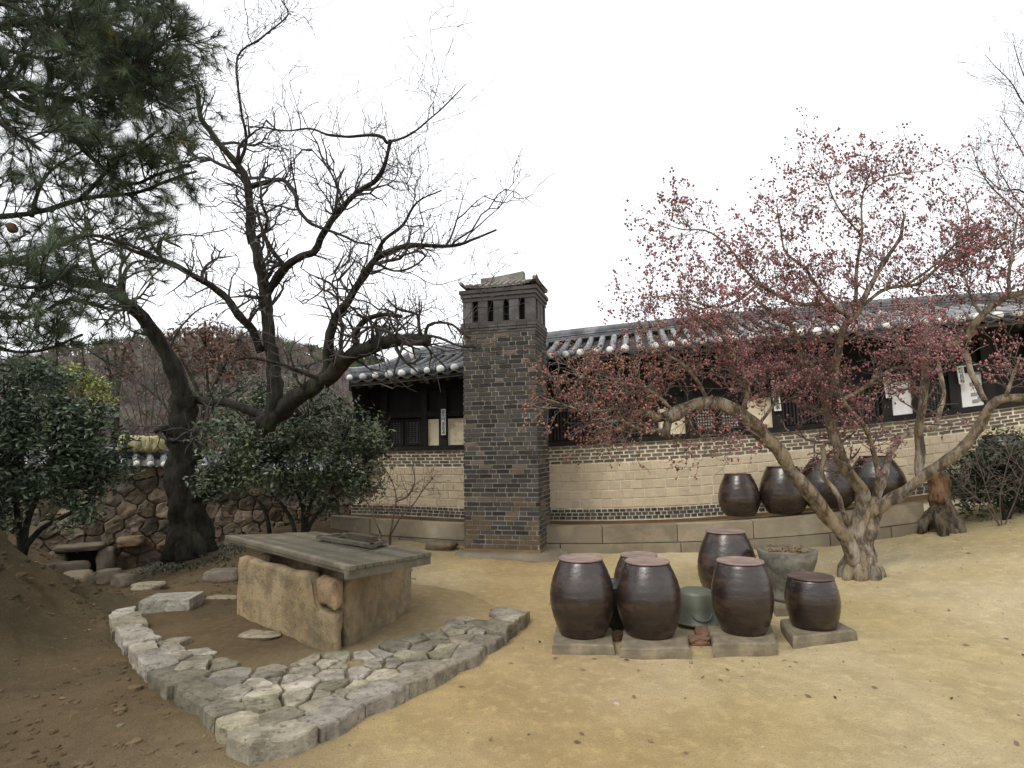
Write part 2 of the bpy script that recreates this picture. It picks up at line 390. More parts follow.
# lower wall in three bands
bands = MB(); core = MB()
xs = list(np.linspace(X0, X1, 60))
for a, b in zip(xs[:-1], xs[1:]):
    def pt(x, t, o): return (x + hn.x * o, HA - HB * x + hn.y * o, zb(x) * (1 - t) + zs(x) * t)
    core.add([pt(a, -.3, 0), pt(b, -.3, 0), pt(b, 1, 0), pt(a, 1, 0), pt(a, 1, -.3), pt(b, 1, -.3)], [(0, 1, 2, 3), (3, 2, 5, 4)])
core.add([pt(X0, -.3, 0), pt(X0, 1, 0), pt(X0, 1, -.3), pt(X0, -.3, -.3)], [(0, 1, 2, 3)])
lw = core.build('lower_wall', M['mortar'], house)
def WB(x, t, o): return (x + hn.x * o, HA - HB * x + hn.y * o, zb(x) * (1 - t) + zs(x) * t)
def course(mb, t0, t1, L, gap, offs, colf, out=.012, R=R):
    x = X0 + .01 - offs
    while x < X1 - .05:
        l = L * R.uniform(.92, 1.08); a = max(x, X0 + .005); b = min(x + l - gap, X1)
        if b - a > .03:
            j = R.uniform(-.003, .003)
            pr = [WB(a, t0, 0), WB(b, t0, 0), WB(b, t0, out + j), WB(a, t0, out + j), WB(a, t1, 0), WB(b, t1, 0), WB(b, t1, out + j), WB(a, t1, out + j)]
            mb.hexa(pr, colf())
        x += l
R = random.Random(11)
def greybrick(): v = R.uniform(.6, 1.25); return (.155 * v, .125 * v, .10 * v)
def tanbrick(): v = R.uniform(.90, 1.06); return (.53 * v, .44 * v * R.uniform(.985, 1.01), .305 * v)
def darkbrick(): v = R.uniform(.5, 1.4); return (.085 * v, .078 * v, .075 * v)
for k in range(5):
    t0 = .755 + k * .0482; course(bands, t0 + .008, t0 + .037, .172, .028, .08 * (k % 2), greybrick)
for k in range(5):
    t0 = .16 + k * .118; course(bands, t0 + .008, t0 + .107, .175, .016, .085 * (k % 2), tanbrick, .012)
for k in range(3):
    t0 = .012 + k * .047; course(bands, t0 + .004, t0 + .038, .10, .016, .05 * (k % 2), darkbrick)
bands.build('brickwork', M['brick'], lw)
lg = MB()   # brown footing course under the wall
for a, b in zip(xs[:-1], xs[1:]): lg.hexa([WB(a, -.06, 0.0), WB(b, -.06, 0), WB(b, -.06, .05), WB(a, -.06, .05), WB(a, -.005, 0), WB(b, -.005, 0), WB(b, -.005, .05), WB(a, -.005, .05)], (.55, .42, .3))
lg.build('footing', M['terrace'], house)
# timber upper wall
def wx(px, py): return LN(px, py, HA).x
def wall_box(mb, x0, x1, h0, h1, o0, o1, c=(1, 1, 1), lean=0):
    n = max(1, int(abs(x1 - x0) / .6))
    for i in range(n):
        a = x0 + (x1 - x0) * i / n; b = x0 + (x1 - x0) * (i + 1) / n
        mb.hexa([WT(a, o0, h0), WT(b, o0, h0), WT(b, o1, h0), WT(a, o1, h0), WT(a, o0, h1), WT(b, o0, h1), WT(b, o1, h1), WT(a, o1, h1)], c)
uw = MB(); wall_box(uw, X0, X1, 0.0, 1.42, -.25, -.06)
up = uw.build('upper_wall', M['wood'], house)
s = MB(); wall_box(s, X0 - .05, X1, .003, .085, -.06, .045); s.build('sill_beam', M['wood'], house)
s = MB(); wall_box(s, X0 - .05, X1, .60, .70, -.06, .03); s.build('head_beam', M['wood'], house)
s = MB(); wall_box(s, X0 - .05, X1, 1.12, 1.32, -.055, .06); s.build('eaves_beam', M['wood'], house)
def post(px, w=.13):
    x = wx(px, 430); m = MB(); wall_box(m, x - w / 2, x + w / 2, .087, 1.118, -.058, .05); m.build('post', M['wood'], house)
for p in (384, 425, 443.5, 548, 654, 690, 778, 888, 918, 957, 992, 1040): post(p, .10 if p in (425, 918) else .14)
def panel(px0, px1, top, m='plaster', name='plaster_panel', label=None, o=-.03, bot=.09):
    x0, x1 = wx(px0, 430), wx(px1, 430); b = MB(); wall_box(b, x0, x1, bot, top, -.055, o)
    q = b.build(name, M[m], house)
    if label: q['label'] = label
    return q
panel(372, 381, .55); panel(427, 440, .56, label='plain cream plaster panel'); panel(447.5, 470, .56)
panel(658, 686, .52, label='stained cream plaster panel'); panel(749, 774, .58, label='patchy yellowed plaster panel')
def lattice(px0, px1, top, nv, nh, m='window_paper'):
    x0, x1 = wx(px0, 430), wx(px1, 430); b = MB(); wall_box(b, x0, x1, .10, top, -.055, -.035)
    root = b.build('lattice_window', M[m], house)
    f = MB(); w = .028
    wall_box(f, x0, x1, .10, .10 + w, -.034, -.005); wall_box(f, x0, x1, top - w, top, -.034, -.005)
    wall_box(f, x0, x0 + w, .10 + w, top - w, -.034, -.006); wall_box(f, x1 - w, x1, .10 + w, top - w, -.034, -.006)
    f.build('frame', M['wood'], root)
    l = MB()
    for i in range(1, nv): x = x0 + (x1 - x0) * i / nv; wall_box(l, x - .006, x + .006, .10 + w, top - w, -.034, -.018)
    for i in range(1, nh): h = .10 + (top - .10) * i / nh; wall_box(l, x0 + w, x1 - w, h - .006, h + .006, -.034, -.020)
    l.build('lattice', M['wood'], root)
M['blue_paper'] = mat('grey_window_paper', (.13, .135, .14), .9, (.09, .09, .095), 4, .1, 20, .1)
lattice(389, 403, .56, 5, 12, 'blue_paper'); lattice(405, 421, .56, 5, 12, 'blue_paper')
M['pale_paper'] = mat('pale_window_paper', (.50, .49, .46), .9, (.36, .35, .32), 4, .1, 20, .1)  # paler paper tone for the two middle windows
lattice(695, 716, .56, 8, 9, 'pale_paper'); lattice(721, 742, .56, 8, 9, 'pale_paper')
lattice(921, 953, .66, 10, 24, 'window_paper')
# slatted dark doors
def slats(px0, px1, n):
    x0, x1 = wx(px0, 430), wx(px1, 430); b = MB(); wall_box(b, x0, x1, .09, .6, -.055, -.045, (.5, .5, .5))
    for i in range(n): x = x0 + (x1 - x0) * (i + .5) / n; wall_box(b, x - .013, x + .013, .10, .6, -.044, -.015, (2.0, 2.0, 2.1))
    b.build('slatted_door', M['wood'], house)
slats(553, 600, 14); slats(603, 650, 14); slats(783, 830, 13); slats(834, 882, 13)
q = panel(892, 915, .72, 'paper', 'paper_door', 'plain white papered door', o=.0)
hn_ = MB(); x = wx(911, 400); wall_box(hn_, x - .012, x + .012, .42, .50, .001, .02); hn_.build('door_handle', M['ink'], q)
q = panel(965, 988, .72, 'paper', 'paper_door', 'white papered door with peeling dark scraps', o=.0)
b = MB(); R = random.Random(3)
for i in range(9):
    x = wx(R.uniform(967, 984), 400); h = R.uniform(.12, .62); wall_box(b, x, x + R.uniform(.03, .09), h, h + R.uniform(.03, .08), .001 + i * .0006, .004 + i * .0006)
    b.build('paper_scrap', M['window_paper'], q); b = MB()
# inscription boards: vertical ink lettering on narrow white boards
def text_mesh(ch, size):
    cu = bpy.data.curves.new('inscription', 'FONT'); cu.body = ch; cu.size = size; cu.align_x = 'CENTER'; cu.align_y = 'CENTER'; cu.extrude = .002
    cu.space_line = .92; cu.resolution_u = 2
    o = bpy.data.objects.new('tmp', cu); COL.objects.link(o); bpy.context.view_layer.update()
    me = bpy.data.meshes.new_from_object(o.evaluated_get(bpy.context.evaluated_depsgraph_get()))
    bpy.data.objects.remove(o); return me
def board(px, py0, py1, w, chars, label, tilt=0):
    c = LN(px, (py0 + py1) / 2, HA - .09); h = (LN(px, py0, HA - .09) - LN(px, py1, HA - .09)).z
    root = empty('inscription_board', c, label, 'sign board')
    yaw = math.atan2(-HB, 1); root.rotation_euler = (0, tilt, yaw)
    b = MB(); b.box(-w / 2, w / 2, -.012, .012, -h / 2, h / 2)
    b.build('board', M['paper'], root, local=True, bevel=.003)
    me = text_mesh('\n'.join(chars), h / len(chars) * 1.0); me.materials.clear(); me.materials.append(M['ink'])
    vs = np.array([v.co for v in me.vertices])
    if len(vs):
        cx = (vs[:, 0].max() + vs[:, 0].min()) / 2; cy = (vs[:, 1].max() + vs[:, 1].min()) / 2
        sy = h * .92 / max(1e-6, vs[:, 1].max() - vs[:, 1].min()); sx = min(w * .78 / max(1e-6, vs[:, 0].max() - vs[:, 0].min()), sy * 1.3)
        for v in me.vertices: v.co = ((v.co.x - cx) * sx, -.0135 - v.co.z, (v.co.y - cy) * sy)
        me.update()
    t = bpy.data.objects.new('inscription', me); COL.objects.link(t); t.parent = root
board(443.5, 409, 435, .082, '春光門第香滿', 'narrow white vertical board inked with characters between two cream plaster panels')
board(544.8, 398, 427, .05, '山水清風明月', 'narrow pale vertical board half hidden by the right edge of the brick chimney')
board(776, 380, 411, .105, '福壽康寧萬事', 'white vertical board inked with characters right of the patchy yellowed plaster panel', math.radians(-3))
board(888, 377, 398, .10, '和氣滿堂', 'short white inscription board at the left edge of the plain papered door', math.radians(-3))
board(961, 366, 384, .09, '松竹長春', 'short pale inscription board left of the papered door with peeling scraps', math.radians(-3))

# roof ------------------------------------------------------------
RX0 = LN(350, 378, EA).x; RX1 = 10.8
EO = HA - EA; RO = HA - RA      # out-of-wall offsets (in the Y sense)
def RT(x, t, up=0):             # t 0 at the eave, 1 at the ridge; concave fall
    a = EA + (RA - EA) * t
    z = ze(x) * (1 - t) + zr(x) * t - .16 * math.sin(math.pi * t) * .6
    return Vector((x + .21 * (a - EA) * .96, a - HB * x, z + up))
pn = MB(); xr = list(np.arange(RX0, RX1, .06)); tt = [i / 8 for i in range(9)]
SP = .232
for x in xr:
    ph = ((x - RX0) / SP) % 1
    for t in tt: pn.v.append(tuple(RT(x, t, -.03 - .025 * math.sin(math.pi * ph))))
for i in range(len(xr) - 1):
    for j in range(8): k = i * 9 + j; pn.f.append((k, k + 9, k + 10, k + 1)); pn.c.append((1, 1, 1))
b0 = len(pn.v)                   # underside boards
for x in xr[::4]:
    for t in (0, .35, 1): pn.v.append(tuple(RT(x, t, -.11)))
for i in range(len(xr[::4]) - 1):
    for j in range(2): k = b0 + i * 3 + j; pn.f.append((k, k + 1, k + 4, k + 3)); pn.c.append((.35, .3, .25))
roof = pn.build('roof', M['pan'], house, smooth=True)
R = random.Random(21); rows = MB(); caps = []
nrow = int((RX1 - RX0) / SP)
for i in range(nrow + 1):
    x = RX0 + i * SP + R.uniform(-.008, .008); pts = []; rad = []
    nt_ = 10
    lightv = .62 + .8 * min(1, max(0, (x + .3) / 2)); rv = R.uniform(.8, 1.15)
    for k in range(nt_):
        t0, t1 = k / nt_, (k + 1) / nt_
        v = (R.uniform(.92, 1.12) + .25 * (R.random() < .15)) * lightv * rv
        r0 = .062
        A, B = RT(x, t0, .006), RT(x, t1, .003 + R.uniform(0, .003))
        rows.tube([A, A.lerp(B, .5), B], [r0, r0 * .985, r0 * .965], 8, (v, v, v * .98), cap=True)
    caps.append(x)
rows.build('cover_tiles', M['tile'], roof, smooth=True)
for x in caps[:95]:
    m = MB(); p = RT(x, 0, .005)
    rr = .055 * R.uniform(.9, 1.1); k = []
    nrm = Vector((hn.x, hn.y, -.1)).normalized()
    m.tube([p - nrm * .05, p + nrm * .0, p + nrm * .03, p + nrm * .05], [rr * 1.12, rr * 1.15, rr * .95, rr * .45], 10, jit(R, R.uniform(.7, 1.2)))
    m.build('eave_cap', M['lime'], roof, smooth=True)
ed = MB()       # eave board and the lip of the pan tiles
for a, b in zip(xr[:-1:4], xr[4::4]):
    def e(x, o, up): p = RT(x, 0, up); return (p.x + hn.x * o, p.y + hn.y * o, p.z)
    ed.hexa([e(a, -.10, -.15), e(b, -.10, -.15), e(b, -.02, -.15), e(a, -.02, -.15), e(a, -.10, -.095), e(b, -.10, -.095), e(b, -.02, -.095), e(a, -.02, -.095)], (3.5, 3.2, 2.8))
ed.build('eave_board', M['wood'], roof)
lip = MB()
for i in range(len(caps) - 1):
    a, b = caps[i], caps[i + 1]
    q = [RT(a + (b - a) * k / 5, 0, -.02 - .05 * math.sin(math.pi * k / 5)) + hn * .02 for k in range(6)]
    for k in range(5): lip.add([q[k], q[k + 1], q[k + 1] - Vector((0, 0, .03)), q[k] - Vector((0, 0, .03))], [(0, 1, 2, 3)], (1.5, 1.5, 1.5))
lip.build('pan_tile_lip', M['pan'], roof)
# main ridge: stacked tile courses with a round cap
rg = MB(); xq = list(np.arange(RX0 + .02, RX1, .25))
for lv in range(4):
    d0 = .12 - .012 * (lv % 2)
    for a, b in zip(xq[:-1], xq[1:]):
        z0, z1 = .0 + lv * .045, .0 + (lv + 1) * .045 - .008
        A, B = RT(a, 1, 0), RT(b, 1, 0); dn = Vector((-hn.x, -hn.y, 0)) * d0
        v = R.uniform(.7, 1.2)
        rg.hexa([A - dn + Vector((0, 0, z0)), B - dn + Vector((0, 0, z0)), B + dn + Vector((0, 0, z0)), A + dn + Vector((0, 0, z0)),
                 A - dn + Vector((0, 0, z1)), B - dn + Vector((0, 0, z1)), B + dn + Vector((0, 0, z1)), A + dn + Vector((0, 0, z1))], (v, v, v))
for a, b in zip(xq[:-1], xq[1:]): rg.tube([RT(a, 1, .18), RT(b + .01, 1, .18)], [.075, .07], 8, jit(R, .9))
rg.build('main_ridge', M['tile'], roof)
m = MB(); p = RT(RX0, 1, .1); rock(m, p, (.2, .3, .3), 4, (1.1, 1.1, 1.1)); m.build('ridge_end', M['lime'], roof, smooth=True)
# sloping ridge down the gable end, and rear slope
sr = MB()
for lv in range(3):
    pts = [RT(RX0 - .04, t, .03 + lv * .045) for t in [i / 8 for i in range(9)]]
    sr.tube(pts, [.07] * 9, 6, jit(R, .8 + .2 * lv))
sr.build('gable_ridge', M['tile'], roof)
bk = MB()
for a, b in zip(xq[:-1:3], xq[3::3]):
    A, B = RT(a, 1, 0), RT(b, 1, 0); e = Vector((.5, 2.4, -.95)); bk.add([A, B, B + e, A + e], [(0, 1, 2, 3)])
A, B, C = RT(RX0, 0, -.1), RT(RX0, 1, 0), RT(RX0, 1, 0) + Vector((.5, 2.4, -.95))
bk.add([A, B, C, C - Vector((0, 0, 2.6)), A + Vector((.25, .7, -2.3))], [(0, 1, 2, 3, 4)], (.6, .55, .5)); bk.build('rear_slope', M['pan'], roof)
for i in range(58):       # rafters under the eave
    x = RX0 + .12 + i * .23; m = MB()
    A = RT(x, .015, -.175); B = Vector(WT(x + .14, -.05, 1.36))
    m.tube([A, B], [.042, .05], 8, (2.2, 1.9, 1.6)); m.build('rafter', M['wood'], house, smooth=True)

# ------------------------------------------------------------------ terrace in front of the house
FA = 9.3
zt = interp([(LN(x, y, FA).x, LN(x, y, FA).z) for x, y in [(300, 513), (340, 517), (430, 523), (544, 527.5), (677, 525), (753, 522), (845, 513.5), (920, 504), (1024, 488)]])
TX0, TX1 = LN(330, 520, FA).x, LN(925, 515, FA).x
ter = empty('stone_terrace', (TX0, FA - HB * TX0, gz(TX0, FA - HB * TX0)), 'low stone terrace of long dressed blocks along the foot of the house wall', 'terrace')
tp = MB(); xt = list(np.linspace(TX0 + .01, TX1 - .01, 40))
for a, b in zip(xt[:-1], xt[1:]):
    y = lambda x: FA - HB * x
    tp.add([(a, y(a) + .14, zt(a) - .004), (b, y(b) + .14, zt(b) - .004), (b, HA - HB * b - .0, zb(b) - .06), (a, HA - HB * a - .0, zb(a) - .06)], [(0, 1, 2, 3)], (1.0, .9, .72))
tp.build('terrace_top', M['terrace'], ter)
R = random.Random(2)
def tblock(x0, x1, top, bot, out, v):
    n = max(2, int((x1 - x0) / .2)); m = MB()
    for i in range(n):
        a = x0 + (x1 - x0) * i / n; b = x0 + (x1 - x0) * (i + 1) / n; h = []
        for x in (a, b):
            zc = zt(x); zg = gz(x, FA - HB * x) - .12; mid = zc - .24
            z1 = zc if top == 'c' else mid - .012; z0 = mid if top == 'c' else zg
            y = FA - HB * x; h.append([(x, y - out, z0), (x, y + .2, z0), (x, y + .2, z1), (x, y - out, z1)])
        A, B = h; m.add(A + B, [(0, 4, 7, 3), (3, 7, 6, 2), (0, 1, 5, 4)] + ([(0, 3, 2, 1)] if i == 0 else []) + ([(4, 5, 6, 7)] if i == n - 1 else []), (v, v * .98, v * .95))
    m.build('coping_block' if top == 'c' else 'footing_block', M['terrace'], ter)
jx = [TX0, LN(370, 520, FA).x, LN(465, 523, FA).x, LN(602, 523, FA).x, LN(677, 523, FA).x, LN(753, 522, FA).x, LN(860, 515, FA).x, TX1]
for a, b in zip(jx[:-1], jx[1:]): tblock(a + .006, b - .006, 'c', 'm', 0, R.uniform(.85, 1.15))
jx = [TX0, LN(400, 540, FA).x, LN(560, 540, FA).x, LN(680, 540, FA).x, LN(829, 540, FA).x, LN(890, 535, FA).x, TX1]
for a, b in zip(jx[:-1], jx[1:]): tblock(a + .006, b - .006, 'f', 'm', .035, R.uniform(.75, 1.0))

# ------------------------------------------------------------------ brick chimney
c0 = G(465, 556); yaw = math.radians(-15); cw = 1.13; dp = .78
CH = P(503, 291, 9.0).z    # top of the shaft zone reference
chim = empty('brick_chimney', (c0.x, c0.y, 0), 'tall square grey brick chimney with a small tiled cap standing before the house', 'chimney')
ux = Vector((math.cos(yaw), math.sin(yaw), 0)); uy = Vector((-ux.y, ux.x, 0))
zc = lambda py, e=0: P(465 + 35, py, c0.y - .1).z
z_sh = zc(333)             # top of the shaft under the corbels
def CT(x, y, z): p = c0 + ux * x + uy * y; return (p.x, p.y, z)
tp_ = lambda z: .0 + .012 * (z / 4)     # slight taper
m = MB(); R = random.Random(31)
def cbox(mb, x0, x1, y0, y1, z0, z1, c=(1, 1, 1)): mb.box(x0, x1, y0, y1, z0, z1, c, CT)
cbox(m, .008, cw - .008, .008, dp - .008, .10, z_sh)
shaft = m.build('shaft', M['chimney_mortar'], chim)
br = MB(); nc = 47; ch = (z_sh - .12) / nc
for k in range(nc):
    z0 = .12 + k * ch; z1 = z0 + ch * .74
    for face in range(4):
        Ln = cw if face in (0, 2) else dp; x = -(.07 if (k + face) % 2 else 0) ; i = 0
        while x < Ln - .01:
            l = .205 if (i + k) % 3 else .11; l *= R.uniform(.95, 1.05)
            a, b = max(x, 0), min(x + l - .017, Ln)
            if b - a > .02:
                v = R.uniform(.45, 1.35); red = R.random() < .12
                # pale earth render smeared over the lower courses
                low = (z0 < 1.5) and N3((a * 2.2 + face, k * .16, 0), 1.6, 8) > (-.42 + z0 * .80)
                
                c = (.070 * v, .066 * v, .064 * v) if not red else (.14 * v, .11 * v, .085 * v)
                if low: c = (.145 * (.6 + .4 * v), .108 * (.6 + .4 * v), .072 * (.6 + .4 * v))
                o_ = .006 + R.uniform(-.002, .003)
                if face == 0: cbox(br, a, b, -o_, .009, z0, z1, c)
                if face == 2: cbox(br, a, b, dp - .009, dp + o_, z0, z1, c)
                if face == 1: cbox(br, cw - .009, cw + o_, a, b, z0, z1, c)
                if face == 3: cbox(br, -o_, .009, a, b, z0, z1, c)
            x += l; i += 1
br.build('brickwork', M['brick'], shaft)
ea = MB()
cbox(ea, -.012, cw + .012, -.012, dp + .012, .0, .115, (1.0, .9, .75))
ea.build('earth_render', mat('earth_render', (.27, .20, .12), .95, (.19, .145, .095), 4, .5, 25, .1), shaft)
ft = MB(); rock(ft, (c0 + ux * .6 + uy * .3 + Vector((0, 0, .0))), (1.62, 1.15, .16), 8, (.8, .78, .75), 6, .08, yaw, .1); ft.build('base_slab', M['terrace'], chim, smooth=True)
# head: corbel, flue openings, cornice, tiles
hd = MB(); h1 = zc(325); h2 = zc(300.5); h3 = zc(289)
for q_ in range(3):
    for i_ in range(8):
        e_ = .012 * (q_ + 1) + R.uniform(-.004, .004); z_ = z_sh + (h1 - z_sh) * q_ / 3
        if q_ < 3: cbox(hd, -e_ + (cw + 2 * e_) * i_ / 8, -e_ + (cw + 2 * e_) * (i_ + 1) / 8 - .008, -e_, dp + e_, z_ + .004, z_ + (h1 - z_sh) / 3 - .004, jit(R, R.uniform(.7, 1.3)))
cbox(hd, -.01, cw + .01, -.01, dp + .01, z_sh, h1, (.9, .86, .82)); cbox(hd, -.02, cw + .02, -.02, dp + .02, h1 + .001, h1 + .05, (.75, .72, .7))
hd2 = MB(); cbox(hd2, .10, cw - .10, .10, dp - .10, h1 + .05, h2, (.15, .14, .14))
n = 5; pw = .15
for i in range(n):
    x = i * (cw - pw) / (n - 1)
    for y in (0, dp - .09): cbox(hd, x, x + pw, y, y + .09, h1 + .051, h2, jit(R, R.uniform(.8, 1.3)))
for i in range(1, 3):
    y = i * (dp - pw) / 3
    for x in (0, cw - .09): cbox(hd, x, x + .09, y + .0, y + pw, h1 + .051, h2, jit(R, R.uniform(.8, 1.3)))
for i, e in enumerate((.012, .03, .048)):
    z0 = h2 + i * (h3 - h2) / 3; cbox(hd, -e, cw + e, -e, dp + e, z0 + .001, h2 + (i + 1) * (h3 - h2) / 3 - .004, jit(R, .75 + .2 * (i % 2)))
hd.build('corbelled_head', mat('head_brick', (.115, .105, .10), .9, (.07, .065, .062), 6, .5, 30, .2), chim)
hd2.build('flue', M['wood'], chim)
cp_ = MB(); rz_ = zc(283); rt = zc(279)
e = .062
def roofpt(a, b):    # a,b in 0..1 over the plan of the cap
    x = -e + (cw + 2 * e) * a; y = -e + (dp + 2 * e) * b
    da, db = min(a, 1 - a) * 2, min(b, 1 - b) * 2
    t = min(db, da * 1.9); crn = max(0, (abs(a - .5) * 2) ** 6) * .09 * (1 + max(0, (abs(b - .5) * 2) ** 6) * .6) * (1 - t)
    return CT(x, y, h3 + .01 + t * (rz_ - h3 + .10) + crn)
nn = 24
for j in range(nn + 1):
    for i in range(nn + 1): cp_.v.append(roofpt(i / nn, j / nn))
for j in range(nn):
    for i in range(nn): k = j * (nn + 1) + i; cp_.f.append((k, k + 1, k + nn + 2, k + nn + 1)); cp_.c.append(jit(R, R.uniform(.8, 1.3)))
for i in range(13):
    a = .04 + i * .92 / 12
    for (b0_, b1_) in ((0.0, .42), (1.0, .58)):
        p0, p1, p2 = [Vector(roofpt(a, b0_ + (b1_ - b0_) * t)) + Vector((0, 0, .012)) for t in (0, .5, 1)]
        cp_.tube([p0, p1, p2], [.028, .026, .024], 6, jit(R, R.uniform(.8, 1.4)))
capm = mat('cap_tile', (.21, .19, .165), .85, (.12, .11, .10), 7, .4, 30, .2)
capo = cp_.build('tile_cap', capm, chim)
rd = MB(); 
for i in range(9):
    a0, a1 = .20 + i * .062, .20 + (i + 1) * .062
    up0, up1 = .16 * max(0, a0 - .25) ** 1.5 + .0, .16 * max(0, a1 - .25) ** 1.5
    p0, p1 = Vector(roofpt(.5, .5)), None
    x0_, x1_ = -e + (cw + 2 * e) * a0, -e + (cw + 2 * e) * a1; zz = rz_ + .08
    hexp = []
    for (xx, uu) in ((x0_, up0), (x1_, up1)): hexp.append((xx, uu))
    rd.hexa([CT(x0_, dp / 2 - .08, zz - .06), CT(x1_, dp / 2 - .08, zz - .06), CT(x1_, dp / 2 + .08, zz - .06), CT(x0_, dp / 2 + .08, zz - .06),
             CT(x0_, dp / 2 - .07, zz + .10 + up0), CT(x1_, dp / 2 - .07, zz + .10 + up1), CT(x1_, dp / 2 + .07, zz + .10 + up1), CT(x0_, dp / 2 + .07, zz + .10 + up0)], jit(R, R.uniform(.9, 1.2)))
rd.build('cap_ridge', capm, capo)

# ------------------------------------------------------------------ rubble wall at the back left
WAa = P(-60, 470, 8.3); WBb = P(372, 470, 11.6)
wd_ = Vector((WBb.x - WAa.x, WBb.y - WAa.y, 0)); wl = wd_.length; wd_.normalize(); wn = Vector((wd_.y, -wd_.x, 0))
def rw(u, v, w): x = WAa.x + wd_.x * u + wn.x * w; y = WAa.y + wd_.y * u + wn.y * w; return (x, y, v)
ztop = interp([(0, P(0, 466, 8.8).z), (wl * .35, P(130, 466, 9.3).z), (wl * .8, P(290, 474, 10.5).z), (wl, P(372, 474, 11.6).z)])
wall = empty('rubble_wall', rw(wl / 2, .2, 0), 'rough brown rubble stone wall with a tiled coping behind the crooked bare tree', 'wall')
m = MB(); N = 40
for i in range(N):
    a, b = wl * i / N, wl * (i + 1) / N
    m.hexa([rw(a, -.4, 0), rw(b, -.4, 0), rw(b, -.4, -.35), rw(a, -.4, -.35), rw(a, ztop(a), 0), rw(b, ztop(b), 0), rw(b, ztop(b), -.35), rw(a, ztop(a), -.35)])
m.build('wall_core', M['mud'], wall)
R = random.Random(13); m = MB(); vv = -.15; row = 0
cul = None
culp = G(82, 560, .15)
cu_u = (Vector((culp.x, culp.y, 0)) - Vector((WAa.x, WAa.y, 0))).dot(wd_)
# find where the sight line to the culvert meets the wall
d = ray(82, 556); tq = ((WAa.x * wn.x + WAa.y * wn.y)) / (d.x * wn.x + d.y * wn.y); pc = O + d * tq; cu_u = (pc - Vector((WAa.x, WAa.y, 0))).dot(wd_); cu_z = pc.z
sites = []
while vv < 1.75:
    rh = R.uniform(.15, .26); u = R.uniform(-.2, 0)
    while u < wl + .2:
        l = R.uniform(.15, .36); sites.append((u + l / 2, vv + rh / 2 + R.uniform(-.06, .06))); u += l
    vv += rh * .93
for poly in voronoi(sites, .34, .006):
    if len(poly) < 3: continue
    uc = sum(p[0] for p in poly) / len(poly); vc = sum(p[1] for p in poly) / len(poly)
    if vc > ztop(min(max(uc, 0), wl)) - .02 or uc < 0 or uc > wl or (abs(uc - cu_u) < .30 and cu_z - .4 < vc < cu_z + .15): continue
    v = R.uniform(.55, 1.5); c = (v, v * R.uniform(.86, 1.0), v * R.uniform(.75, 1.0))
    if R.random() < .12: c = (v * 1.5, v * 1.35, v * 1.2)
    cellstone(m, poly, rw, R.uniform(.03, .08), R.uniform(0, 50), c, .045, .008, .016, .02, .012, .045)
m.build('rubble_face', M['rubble'], wall)
m = MB(); m.hexa([rw(cu_u - .2, cu_z - .25, .005), rw(cu_u + .2, cu_z - .25, .005), rw(cu_u + .2, cu_z - .25, .02), rw(cu_u - .2, cu_z - .25, .02), rw(cu_u - .2, cu_z + .09, .005), rw(cu_u + .2, cu_z + .09, .005), rw(cu_u + .2, cu_z + .09, .02), rw(cu_u - .2, cu_z + .09, .02)], (.08, .08, .08))  # flat black plate, painting the shade inside the culvert mouth
m.build('culvert_shade_plate', M['ink'], wall)
m = MB(); p = rw(cu_u - .02, cu_z + .15, .12); rock(m, p, (.60, .34, .11), 3, (1.1, 1.05, 1.0), 6, .12, math.atan2(wd_.y, wd_.x), .1); 
for s_ in (-1, 1): p = rw(cu_u + s_ * .30, cu_z - .06, .10); rock(m, p, (.24, .3, .34), 7 + s_, (1.1, 1.05, 1), 5, .15, math.atan2(wd_.y, wd_.x))
m.build('culvert_lintel', M['rubble'], wall, smooth=True)
cpg = MB(); u = 0
while u < wl - .02:       # coping: two rows of tiles falling to either side
    z = ztop(u)
    for sgn in (1, -1):
        base = -.175
        A = rw(u, z + .20, base + sgn * .04); B = rw(u, z + .05, base + sgn * .34)
        cpg.tube([A, B], [.045, .06], 7, jit(R, R.uniform(.7, 1.3)))
        cpg.add([rw(u, z + .17, base), rw(u + .2, ztop(u + .2) + .17, base), rw(u + .2, ztop(u + .2) + .02, base + sgn * .33), rw(u, z + .02, base + sgn * .33)], [(0, 1, 2, 3)], (.6, .6, .6))
    u += .19
coping = cpg.build('tile_coping', M['tile'], wall)
u = 0; k = 0
while u < wl - .02 and k < 80:
    m = MB(); m.tube([rw(u, ztop(u) + .055, -.175 + .33), rw(u, ztop(u) + .05, -.175 + .40)], [.058, .035], 8, jit(R, R.uniform(.8, 1.2))); m.build('plaster_end', M['lime'], coping, smooth=True); u += .19; k += 1
cr = MB(); n = 30
for i in range(n):
    a, b = wl * i / n, wl * (i + 1) / n; cr.tube([rw(a, ztop(a) + .23, -.175), rw(b, ztop(b) + .23, -.175)], [.07, .07], 7, jit(R, .8))
cr.build('coping_ridge', M['tile'], coping)
def uof(px, py):
    d = ray(px, py); t = ((WAa.x * wn.x + WAa.y * wn.y)) / (d.x * wn.x + d.y * wn.y); p = O + d * t; return (p - Vector((WAa.x, WAa.y, 0))).dot(wd_), p.z
u0, z0 = uof(120, 440); u1, _ = uof(165, 440); m = MB()
for i in range(7):
    a = u0 + (u1 - u0) * (i + .5) / 7; rock(m, rw(a, ztop(a) + .36, -.175), ((u1 - u0) / 7 * 1.5, .34, .26), i + 60, jit(R, R.uniform(.85, 1.15)), 4, .2, math.atan2(wd_.y, wd_.x))
m.build('mossy_cap', M['thatch'], wall, smooth=True)

